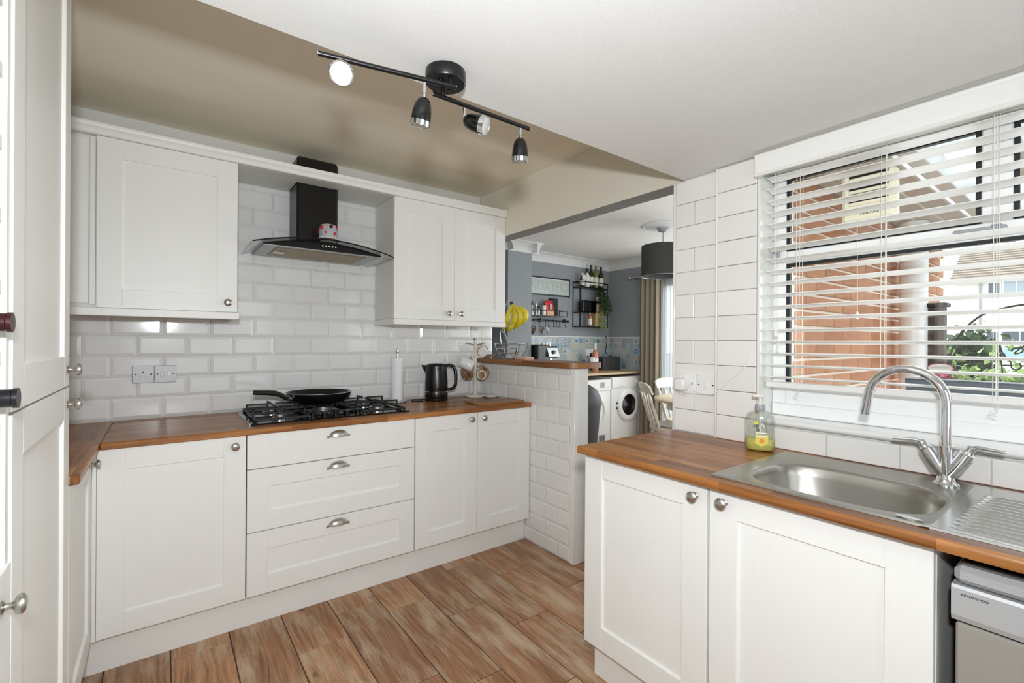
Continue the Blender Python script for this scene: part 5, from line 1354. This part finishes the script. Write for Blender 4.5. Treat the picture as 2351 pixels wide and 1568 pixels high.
obj('rim_ring', MB().tube([(PX_ + 0.191 * math.cos(a), PY_ + 0.191 * math.sin(a), 1.905) for a in [i * math.pi / 20 for i in range(40)]], 0.003, 6, closed=True), 'silver_grey', sh_)
sp3 = MB()
for a in (0, 2.094, 4.188): sp3.tube([(PX_, PY_, 2.12), (PX_ + 0.19 * math.cos(a), PY_ + 0.19 * math.sin(a), 2.18)], 0.002, 6)
obj('shade_carrier', sp3.cyl((PX_, PY_, 2.03), 0.02, 0.09), 'white_plastic', t)
obj('ceiling_rose', MB().lathe([(0.190, 2.3715), (0.192, 2.366), (0.180, 2.360), (0.165, 2.364), (0.150, 2.356), (0.110, 2.360), (0.085, 2.350), (0.060, 2.353), (0.0001, 2.353)], (PX_, PY_, 0), seg=48), 'coving_white', label='round white plaster ceiling rose above the pendant', cat='ceiling rose')
# table, chairs
TXc, TYc = 4.315, 2.50
t = thing('dining_table', 'round pale dining table with turned cream legs by the patio door', 'table', (TXc, TYc, 0))
plain('table_top', srgb(206, 190, 162), 0.35, grain=0.06, scale=12)
obj('top', MB().lathe([(0.0001, 0.712), (0.500, 0.712), (0.520, 0.720), (0.520, 0.735), (0.510, 0.740), (0.0001, 0.740)], (TXc, TYc, 0), seg=48), 'table_top', t, smooth=30)
obj('apron', MB().lathe([(0.40, 0.63), (0.40, 0.7115)], (TXc, TYc, 0), seg=40), 'cream_paint', t)
leg = [(0.018, 0.0), (0.026, 0.05), (0.030, 0.2), (0.024, 0.38), (0.034, 0.44), (0.024, 0.48), (0.036, 0.54), (0.036, 0.7115)]
for a in (80, 170, 260, 350): obj('leg', MB().lathe(leg, (TXc + 0.30 * math.cos(rad(a)), TYc + 0.30 * math.sin(rad(a)), 0), seg=16), 'cream_paint', t)
def chair(name, label, loc, rz):
    """seat centred at origin, faces +x"""
    e = thing(name, label, 'chair', loc, rz, group='cream wooden dining chairs')
    st = MB(); n = 32; ring_ = []
    for i in range(n):
        a = 2 * math.pi * i / n
        ring_.append((0.205 * math.copysign(abs(math.cos(a)) ** 0.75, math.cos(a)), 0.205 * math.copysign(abs(math.sin(a)) ** 0.75, math.sin(a))))
    st.prism(ring_, 0.425, 0.452)
    obj('seat', st, 'cream_paint', e, world=False, smooth=40)
    lg = [(0.012, 0.0), (0.018, 0.06), (0.020, 0.18), (0.014, 0.24), (0.020, 0.28), (0.017, 0.40), (0.014, 0.4255)]
    for sx, sy_ in ((1, 1), (1, -1), (-1, 1), (-1, -1)):
        m = MB()
        p0 = Vector((sx * 0.20, sy_ * 0.19, 0)); p1 = Vector((sx * 0.14, sy_ * 0.14, 0.4255))
        k = 7
        m.tube([p0.lerp(p1, h_ / 0.4255) for r_, h_ in lg], [r_ for r_, h_ in lg], 12)
        obj('leg', m, 'cream_paint', e, world=False)
    obj('stretcher', MB().tube([(-0.17, 0.165, 0.2), (0.17, 0.165, 0.2)], 0.010, 8).tube([(-0.17, -0.165, 0.2), (0.17, -0.165, 0.2)], 0.010, 8).tube([(0, 0.165, 0.2), (0, -0.165, 0.2)], 0.010, 8), 'cream_paint', e, world=False)
    for yv, w_, flat in ((0.155, 0.016, False), (0.052, 0.012, False), (-0.052, 0.012, False), (-0.155, 0.016, False)):
        m = MB(); a = Vector((-0.165 - (0 if abs(yv) > .1 else 0.018), yv * 0.92, 0.4525)); b_ = Vector((-0.275, yv, 0.800))
        m.tube([a, a.lerp(b_, .25), a.lerp(b_, .5), a.lerp(b_, .7), a.lerp(b_, .8), a.lerp(b_, .88), b_], [w_ * .7, w_ * 1.15, w_, w_ * .75, w_ * 1.15, w_ * .8, w_ * .9], 10)
        obj('spindle', m, 'cream_paint', e, world=False)
    cr = MB(); vs = []; n = 14
    for i in range(n + 1):
        a = -1 + 2 * i / n; y = 0.205 * a; xb = -0.285 + 0.030 * a * a; hh = 0.052 * (1 - 0.35 * abs(a) ** 4)
        tilt = 0.028
        vs += [(xb, y, 0.785), (xb + 0.020, y, 0.785), (xb + 0.020 - tilt, y, 0.785 + 2 * hh), (xb - tilt, y, 0.785 + 2 * hh)]
    cr.add(vs, [(4 * i + k, 4 * i + (k + 1) % 4, 4 * i + 4 + (k + 1) % 4, 4 * i + 4 + k) for i in range(n) for k in range(4)] + [(0, 1, 2, 3), (4 * n + 3, 4 * n + 2, 4 * n + 1, 4 * n)])
    obj('top_rail', cr, 'cream_paint', e, world=False, smooth=40)
    return e
chair('dining_chair', 'cream wooden dining chair with a shaggy seat pad, nearest the washing machine', (4.115, 2.79, 0), rad(-38))
chair('dining_chair', 'cream wooden dining chair on the far side of the round table', (4.605, 2.925, 0), rad(-95))
plain('fleece_white', srgb(226, 224, 220), 0.95, grain=0.05)
def shag(loc, rz, seed):
    rg = random.Random(seed); m = MB()
    m.sphere((0, 0, 0.012), 0.17, 20, 8, (1, 1, 0.12))
    for _ in range(1400):
        a = rg.random() * 6.283; r_ = 0.175 * math.sqrt(rg.random()); p = Vector((r_ * math.cos(a), r_ * math.sin(a), 0.018 * (1 - (r_ / 0.19) ** 2)))
        d = Vector((math.cos(a) * 0.7 + rg.gauss(0, .5), math.sin(a) * .7 + rg.gauss(0, .5), 0.9)).normalized() * (0.022 + 0.015 * rg.random()); q = d.orthogonal().normalized() * 0.004
        m.add([p - q, p + q, p + d], [(0, 1, 2)])
    return m
o = obj('fleece_seat_pad', shag(None, 0, 4), 'fleece_white', label='shaggy white fleece pad lying on the nearest chair seat', cat='cushion', smooth=None)
o.location = (4.13, 2.78, 0.4525)
# bin beside the half wall on the dining side
t = thing('pedal_bin', 'dark grey tapered bin with a domed lid behind the half wall', 'bin', (3.115, 3.03, 0))
obj('body', MB().lathe([(0.10, 0), (0.105, 0.02), (0.165, 0.70), (0.165, 0.71)], (3.09, 3.03, 0), seg=32), 'bin_grey', t)
obj('lid', MB().lathe([(0.170, 0.711), (0.172, 0.74), (0.160, 0.80), (0.125, 0.86), (0.06, 0.90), (0.0001, 0.91)], (3.09, 3.03, 0), seg=32), 'bin_grey', t)

# ================================================================== on the wooden ledge
ZL = 1.1667
t = thing('fruit_basket', 'chrome wire fruit basket with a banana hook on the wooden ledge', 'basket', (2.015, 2.695, ZL))
bk = MB(); c0 = Vector((2.015, 2.695, ZL)); wr = 0.0028
for z, r_ in ((0.108, 0.112), (0.074, 0.105), (0.040, 0.092)):
    bk.tube([c0 + Vector((r_ * math.cos(a), r_ * math.sin(a) * 1.15, z)) for a in [i * math.pi / 20 for i in range(40)]], wr * (1.25 if z > .1 else 1), 6, closed=True)
obj('rings', bk, 'chrome', t)
ribs = MB()
for i in range(6):
    a = i * math.pi / 3 + 0.3
    d = Vector((math.cos(a), math.sin(a) * 1.15, 0))
    ribs.tube([c0 + d * 0.112 + Vector((0, 0, 0.108)), c0 + d * 0.105 + Vector((0, 0, 0.074)), c0 + d * 0.092 + Vector((0, 0, 0.040)), c0 + d * 0.068 + Vector((0, 0, 0.012)), c0 + d * 0.045 + Vector((0, 0, 0.0035))], wr, 6)
obj('ribs', ribs, 'chrome', t)
obj('foot_ring', MB().tube([c0 + Vector((0.06 * math.cos(a), 0.06 * math.sin(a), 0.0030)) for a in [i * math.pi / 16 for i in range(32)]], wr, 6, closed=True), 'chrome', t)
hk0 = c0 + Vector((0.03, 0.0, 0.012))
hk = spline([(2.015, 2.62, ZL + 0.105), (2.015, 2.665, ZL + 0.012), (2.015, 2.74, ZL + 0.12), (2.015, 2.79, ZL + 0.24), (2.015, 2.79, ZL + 0.33), (2.015, 2.755, ZL + 0.405), (2.015, 2.715, ZL + 0.425), (2.015, 2.692, ZL + 0.412), (2.015, 2.692, ZL + 0.398)])
obj('banana_hook', MB().tube(hk, 0.0038, 8), 'chrome', t)
lp = spline([(2.015, 2.823, ZL + 0.108), (2.015, 2.835, ZL + 0.18), (2.015, 2.82, ZL + 0.205), (2.015, 2.79, ZL + 0.19), (2.015, 2.775, ZL + 0.165)])
obj('side_loop', MB().tube(lp, 0.003, 8), 'chrome', t)
t_ = NT('banana_skin'); v = t_.coord(); nz = t_.noise(v, 18, 3)
MAT['banana_skin'] = t_.bsdf(Base_Color=t_.ramp(nz, [(0.35, srgb(206, 190, 44)), (0.55, srgb(228, 212, 62)), (0.7, srgb(232, 218, 84))]), Roughness=0.45)
plain('banana_tip', srgb(66, 50, 26), 0.7)
HB = Vector((2.015, 2.688, ZL + 0.398))
tb_ = thing('banana_bunch', 'bunch of yellow bananas hanging from the chrome hook', 'bananas', tuple(HB))
obj('crown', MB().tube([HB + Vector((0, 0.012, 0.012)), HB + Vector((-0.002, -0.004, -0.010))], [0.011, 0.013], 10), 'banana_tip', tb_)
def banana(bulge, end, drop, dx):
    pts = []; rs = []; n = 16
    for i in range(n + 1):
        q = i / n
        y = -bulge * 4 * q * (1 - q) * (1.15 - 0.3 * q) + end * q * q
        pts.append(HB + Vector((-0.004 + dx * min(1, q * 2.5), -0.004 + y, -0.006 - drop * (q ** 0.92))))
        w_ = max(0.0, min(1.0, (q - 0.04) / 0.22)); e_ = max(0.0, min(1.0, (1.0 - q) / 0.16))
        rs.append(0.0055 + 0.0150 * (w_ * w_ * (3 - 2 * w_)) * math.sqrt(e_))
    o = obj('banana', MB().tube(pts, rs, 7), 'banana_skin', tb_, smooth=25)
    obj('tip', MB().tube([pts[-1], pts[-1] + (pts[-1] - pts[-2]).normalized() * 0.006], [0.0056, 0.0040], 6), 'banana_tip', o)
banana(0.012, 0.066, 0.182, -0.034); banana(0.050, 0.036, 0.192, -0.006); banana(0.078, 0.000, 0.172, 0.022); banana(0.094, -0.030, 0.142, 0.048)
plain('rope_brown', srgb(150, 128, 108), 0.8, grain=0.35, scale=120)
t = thing('bead_bracelets', 'little heap of brown bead bracelets on the ledge left of the basket', 'bracelets', (1.90, 2.845, ZL))
for i in range(4):
    obj('bracelet', MB().tube([(1.905 + (0.026 + 0.003 * i) * math.cos(a) + 0.006 * i, 2.85 - 0.012 * i + (0.026 + 0.003 * i) * math.sin(a), ZL + 0.005 + 0.0075 * i) for a in [k * math.pi / 10 for k in range(20)]], 0.0045, 6, closed=True), 'rope_brown', t)
plain('pink_card', srgb(214, 176, 152), 0.7)
obj('tissue_packet', MB().box(1.93, 2.005, 2.42, 2.545, ZL + 0.0002, ZL + 0.022, b=0.005), 'pink_card', label='flat peach coloured packet lying on the ledge beside the basket', cat='packet', smooth=None)

# ================================================================== outside the sink window
plain('tarmac', srgb(128, 128, 126), 0.9, grain=0.1, scale=8)
plain('lawn', srgb(92, 116, 62), 0.9, grain=0.25, scale=20)
struct('ground', B(2.10, 70, -40, 40, -0.35, -0.15), 'tarmac')
t_ = NT('house_brick'); rnd = t_.n('ShaderNodeObjectInfo').outputs['Random']; nz = t_.noise(t_.coord(), 22, 4)
c = t_.ramp(rnd, [(0.0, srgb(186, 124, 88)), (0.3, srgb(200, 140, 102)), (0.6, srgb(208, 150, 112)), (0.85, srgb(192, 132, 98)), (1.0, srgb(216, 164, 130))])
c = t_.mix(0.35, c, t_.mix(1.0, c, t_.ramp(nz, [(0.3, srgb(190, 180, 172)), (0.7, (1, 1, 1))]), 'MULTIPLY'))
MAT['house_brick'] = t_.bsdf(Base_Color=c, Roughness=0.85, Normal=t_.bump(nz, 0.3, 0.003))
plain('mortar', srgb(246, 234, 218), 0.95, grain=0.06, scale=60)
obj('mortar_bed', B(2.10, 5.035, 0.9055, 0.9125, 0.0, 2.30), 'mortar', wall_brick)
def brick_mesh(w): 
    me = B(-w / 2, w / 2, -0.0030, 0.006, -0.0315, 0.0315, b=0.003).mesh('brick'); me.materials.append(MAT['house_brick']); return me
bm1, bm2 = brick_mesh(0.212), brick_mesh(0.1025)
for rr_ in range(22):
    z = 0.62 + 0.075 * rr_ + 0.0325
    off = 0.0 if rr_ % 2 else 0.1125
    for k in range(-1, 13):
        x = 2.144 + 0.107 + off + k * 0.225
        if x - 0.107 < 2.102 or x + 0.107 > 5.034: continue
        if len(wall_brick.children) > 285: break
        inst('brick', bm1, (x, 0.9, z), wall_brick)
# porch: soffit boards, rafters, translucent sheet, round white column
plain('soffit_cream', srgb(214, 208, 196), 0.7, grain=0.03)
po = thing('porch_roof', 'white porch roof with rafters outside the sink window', 'roof', (3.4, 0.5, 2.1))
for i in range(3):
    obj('soffit_board', B(2.103, 4.9, 0.585 + i * 0.105, 0.682 + i * 0.105, 2.035, 2.05, b=0.003), 'soffit_cream', po)
for i in range(4):
    obj('rafter', B(2.103, 4.9, 0.50 - i * 0.26, 0.56 - i * 0.26, 2.03, 2.13, b=0.004), 'upvc', po)
obj('wall_beam', B(2.103, 4.9, 0.86, 0.898, 2.051, 2.13), 'upvc', po)
for i in range(3):
    obj('cross_bar', B(2.7 + i * 0.8, 2.76 + i * 0.8, -0.4, 0.86, 2.131, 2.17), 'upvc', po)
glass('roof_sheet', (0.93, 0.95, 0.96), 0.05, 0.3)
obj('clear_sheet', B(2.103, 4.9, -0.45, 0.86, 2.171, 2.177), 'roof_sheet', po)
ct = thing('porch_column', 'round white porch column standing in front of the brick wall', 'column', (3.66, 0.80, -0.15))
obj('shaft', MB().lathe([(0.068, -0.15), (0.068, 1.80), (0.074, 1.805), (0.074, 1.83), (0.068, 1.835), (0.068, 2.03)], (3.66, 0.80, 0), seg=32), 'upvc', ct)
plain('post_brown', srgb(74, 60, 50), 0.8, grain=0.3, scale=30)
t = thing('timber_post', 'dark brown timber gate post beyond the white column', 'post', (3.72, 0.70, -0.15))
obj('post', B(3.66, 3.735, 0.66, 0.735, -0.15, 1.51, b=0.004), 'post_brown', t)
obj('cap', B(3.645, 3.75, 0.645, 0.75, 1.5105, 1.535, b=0.005), 'black_matte', t)
# planter on the outer sill
plain('planter_grey', srgb(70, 78, 86), 0.35)
plain('soil', srgb(60, 46, 36), 0.95, grain=0.3, scale=80)
pt = thing('window_planter', 'long dark grey plastic planter trough outside the sink window', 'planter', (2.24, 0.0, 0.98))
tr = MB()
prof = [(2.16, 0.985), (2.32, 0.985), (2.345, 1.140), (2.352, 1.145), (2.352, 1.166), (2.340, 1.170), (2.328, 1.166), (2.305, 0.998), (2.175, 0.998), (2.152, 1.166), (2.140, 1.170), (2.128, 1.166), (2.128, 1.145), (2.135, 1.140)]
tr.prism(prof, -0.75, 0.487, 'y'); tr.box(2.14, 2.34, 0.475, 0.487, 0.99, 1.166).box(2.14, 2.34, -0.75, -0.738, 0.99, 1.166)
obj('trough', tr, 'planter_grey', pt, smooth=30)
obj('bracket', MB().box(2.101, 2.33, 0.30, 0.33, 0.965, 0.984).box(2.101, 2.33, -0.3, -0.27, 0.965, 0.984), 'black_matte', pt)
obj('soil', B(2.165, 2.315, -0.735, 0.472, 1.0, 1.135), 'soil', pt)
obj('planter_greenery', foliage([(2.24, 0.46, 1.150), (2.24, -0.70, 1.150)], 1100, 0.028, (0.030, 0.02, 0.010), 11, -0.6), 'leaf_bright', label='low green leaves growing in the grey window planter', cat='plants', kind='stuff', smooth=None)
plain('petal_pink', srgb(196, 60, 110), 0.5, grain=0.2)
obj('pink_flowers', foliage([(2.22, 0.445, 1.172), (2.22, 0.375, 1.172)], 160, 0.016, (0.022, 0.012, 0.006), 13, -0.4), 'petal_pink', label='pink flowers at the end of the grey window planter', cat='flowers', kind='stuff', smooth=None)
t = thing('plant_label', 'oval white plaque with a pink rim standing in the planter', 'plaque', (2.22, 0.41, 1.14))
ov = [(0.41 + 0.036 * math.cos(a), 1.203 + 0.017 * math.sin(a)) for a in [i * math.pi / 16 for i in range(32)]]
ov2 = [(0.41 + 0.033 * math.cos(a), 1.203 + 0.0145 * math.sin(a)) for a in [i * math.pi / 16 for i in range(32)]]
obj('plaque', MB().prism(ov, 2.219, 2.222, 'x'), 'petal_pink', t); obj('face', MB().prism(ov2, 2.2178, 2.2189, 'x'), 'label_white', t)
obj('stake', MB().tube([(2.223, 0.41, 1.186), (2.223, 0.41, 1.11)], 0.003, 6), 'white_plastic', t)
t = thing('scroll_trellis', 'thin black scrolled iron trellis standing in the planter', 'trellis', (2.30, 0.3, 1.14))
for q in ([(0.398, 1.10), (0.396, 1.208), (0.396, 1.247), (0.389, 1.280), (0.373, 1.322), (0.350, 1.357), (0.314, 1.393), (0.273, 1.410), (0.227, 1.421), (0.15, 1.425), (0.05, 1.39), (-0.02, 1.30), (-0.04, 1.10)],
          [(0.26, 1.14), (0.272, 1.281), (0.264, 1.257), (0.247, 1.230), (0.243, 1.209), (0.232, 1.204), (0.222, 1.213), (0.226, 1.226)],
          [(0.385, 1.26), (0.361, 1.271), (0.354, 1.283), (0.338, 1.287), (0.327, 1.274), (0.331, 1.259), (0.349, 1.258), (0.352, 1.268)],
          [(0.245, 1.265), (0.239, 1.276), (0.229, 1.277), (0.218, 1.273), (0.222, 1.262), (0.237, 1.261), (0.19, 1.30), (0.14, 1.26)]):
    obj('scroll', MB().tube(spline([(2.30, y, z) for y, z in q], 6), 0.0022 if len(q) < 10 else 0.0032, 6), 'black_matte', t)
# hedge, bush, car, house opposite
obj('hedge', foliage([(8.0, 1.9, 0.55), (8.0, -3.0, 0.55)], 3500, 0.11, (0.14, 0.12, 0.30), 21, -0.3), 'leaf_bright', label='clipped green hedge along the front garden', cat='hedge', kind='stuff', smooth=None)
b_ = thing('garden_bush', 'round green bush with orange tips beyond the hedge', 'bush', (12.0, 1.85, -0.15))
obj('stem', MB().tube([(12, 1.85, -0.15), (12, 1.85, 0.9)], 0.05, 8), 'post_brown', b_)
obj('foliage', foliage([(12.0, 1.9, 0.75), (12.0, 1.80, 1.30)], 1300, 0.16, (0.12, 0.15, 0.12), 22, -0.3), 'leaf_green', b_, kind='stuff', smooth=None)
fnc = thing('iron_railing', 'black iron railing posts behind the hedge', 'railing', (8.6, 0, -0.15))
for i in range(10):
    obj('railing_post', B(8.58, 8.61, 1.75 - i * 0.33, 1.78 - i * 0.33, -0.15, 1.13), 'black_matte', fnc)
obj('railing_bar', B(8.585, 8.605, -1.5, 1.8, 1.02, 1.04), 'black_matte', fnc)
plain('car_white', srgb(236, 238, 240), 0.2)
plain('car_glass', srgb(168, 204, 216), 0.1)
t = thing('parked_car', 'white parked car with a pale blue windscreen across the road', 'car', (20, 1.1, -0.15))
cb_ = [(2.50, 0.25), (2.50, 0.80), (2.42, 0.92), (2.36, 0.98), (2.26, 1.24), (2.12, 1.32), (0.45, 1.34), (0.10, 1.28), (-0.55, 0.92), (-1.5, 0.84), (-1.72, 0.72), (-1.72, 0.25)]
obj('body', MB().prism(cb_, 19.2, 20.9, 'x'), 'car_white', t, smooth=None)
obj('side_window', MB().prism([(2.24, 0.97), (2.17, 1.20), (2.05, 1.25), (1.30, 1.26), (1.30, 0.97)], 19.185, 19.1995, 'x'), 'car_glass', t)
obj('side_window', MB().prism([(1.22, 0.97), (1.22, 1.26), (0.50, 1.26), (-0.20, 0.95)], 19.185, 19.1995, 'x'), 'car_glass', t)
for y in (1.9, -1.0):
    w_ = obj('wheel', MB().lathe([(0.0001, 0), (0.30, 0), (0.32, 0.03), (0.32, 0.17), (0.30, 0.20), (0.0001, 0.20)], (19.18, y, 0.17), 'x', 24), 'black_matte', t)
    obj('hub', MB().lathe([(0.0001, -0.01), (0.17, -0.005), (0.18, 0.0)], (19.178, y, 0.17), 'x', 20, cap=False), 'silver_grey', w_)
plain('render_white', srgb(238, 234, 224), 0.9, grain=0.02, scale=3)
t_ = NT('roof_tiles'); v = t_.coord(); sp = t_.n('ShaderNodeSeparateXYZ', {0: v})
nz = t_.noise(v, 3, 4); c = t_.mix(nz, srgb(150, 138, 126), srgb(188, 174, 160))
MAT['roof_tiles'] = t_.bsdf(Base_Color=c, Roughness=0.9)
plain('window_dark', srgb(84, 96, 108), 0.15)
plain('window_sky', srgb(172, 184, 192), 0.1)
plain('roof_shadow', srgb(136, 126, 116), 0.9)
HX = 45.0
h = thing('white_house', 'white rendered house with a tiled roof across the street', 'house', (HX, -2, -0.15))
obj('facade', B(HX, HX + 8, -16, 7.62, -0.15, 5.75), 'render_white', h)
rf = obj('roof', MB().prism([(HX - 0.4, 5.75), (HX + 4, 8.6), (HX + 8.4, 5.75)], -16.2, 7.8, 'y'), 'roof_tiles', h, smooth=None)
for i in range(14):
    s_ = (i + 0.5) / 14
    obj('tile_course', B(HX - 0.47 + 4.4 * s_, HX - 0.25 + 4.4 * s_, -16.2, 7.8, 5.74 + 2.85 * s_ - 0.02, 5.74 + 2.85 * s_ + 0.06), 'roof_shadow', rf)  # strips coloured darker, painting in the shade under each course
obj('gutter', B(HX - 0.55, HX - 0.35, -16.2, 7.7, 5.72, 5.86), 'upvc', h)
obj('downpipe', B(HX - 0.12, HX - 0.02, 6.21, 6.31, 0, 5.7), 'grey_plastic', h)
for (ya, yb, za, zb_, mt) in ((5.34, 5.87, 4.78, 5.5, 'window_dark'), (4.0, 5.14, 4.70, 5.55, 'window_sky'), (3.6, 5.21, 1.5, 2.2, 'window_dark'), (6.55, 6.82, 1.78, 2.12, 'window_dark'), (0.8, 2.4, 4.7, 5.5, 'window_sky'), (0.6, 2.6, 1.0, 2.2, 'window_dark')):
    w_ = obj('window', MB().box(HX - 0.06, HX - 0.005, ya - 0.08, yb + 0.08, za - 0.08, za).box(HX - 0.06, HX - 0.005, ya - 0.08, yb + 0.08, zb_, zb_ + 0.08).box(HX - 0.06, HX - 0.005, ya - 0.08, ya, za, zb_).box(HX - 0.06, HX - 0.005, yb, yb + 0.08, za, zb_).box(HX - 0.055, HX - 0.005, (ya + yb) / 2 - 0.03, (ya + yb) / 2 + 0.03, za, zb_), 'upvc', h)
    obj('pane', B(HX - 0.03, HX - 0.004, ya, yb, za, zb_), mt, w_)
obj('front_door', B(HX - 0.06, HX - 0.005, 5.43, 5.94, -0.1, 2.16), 'window_dark', h)
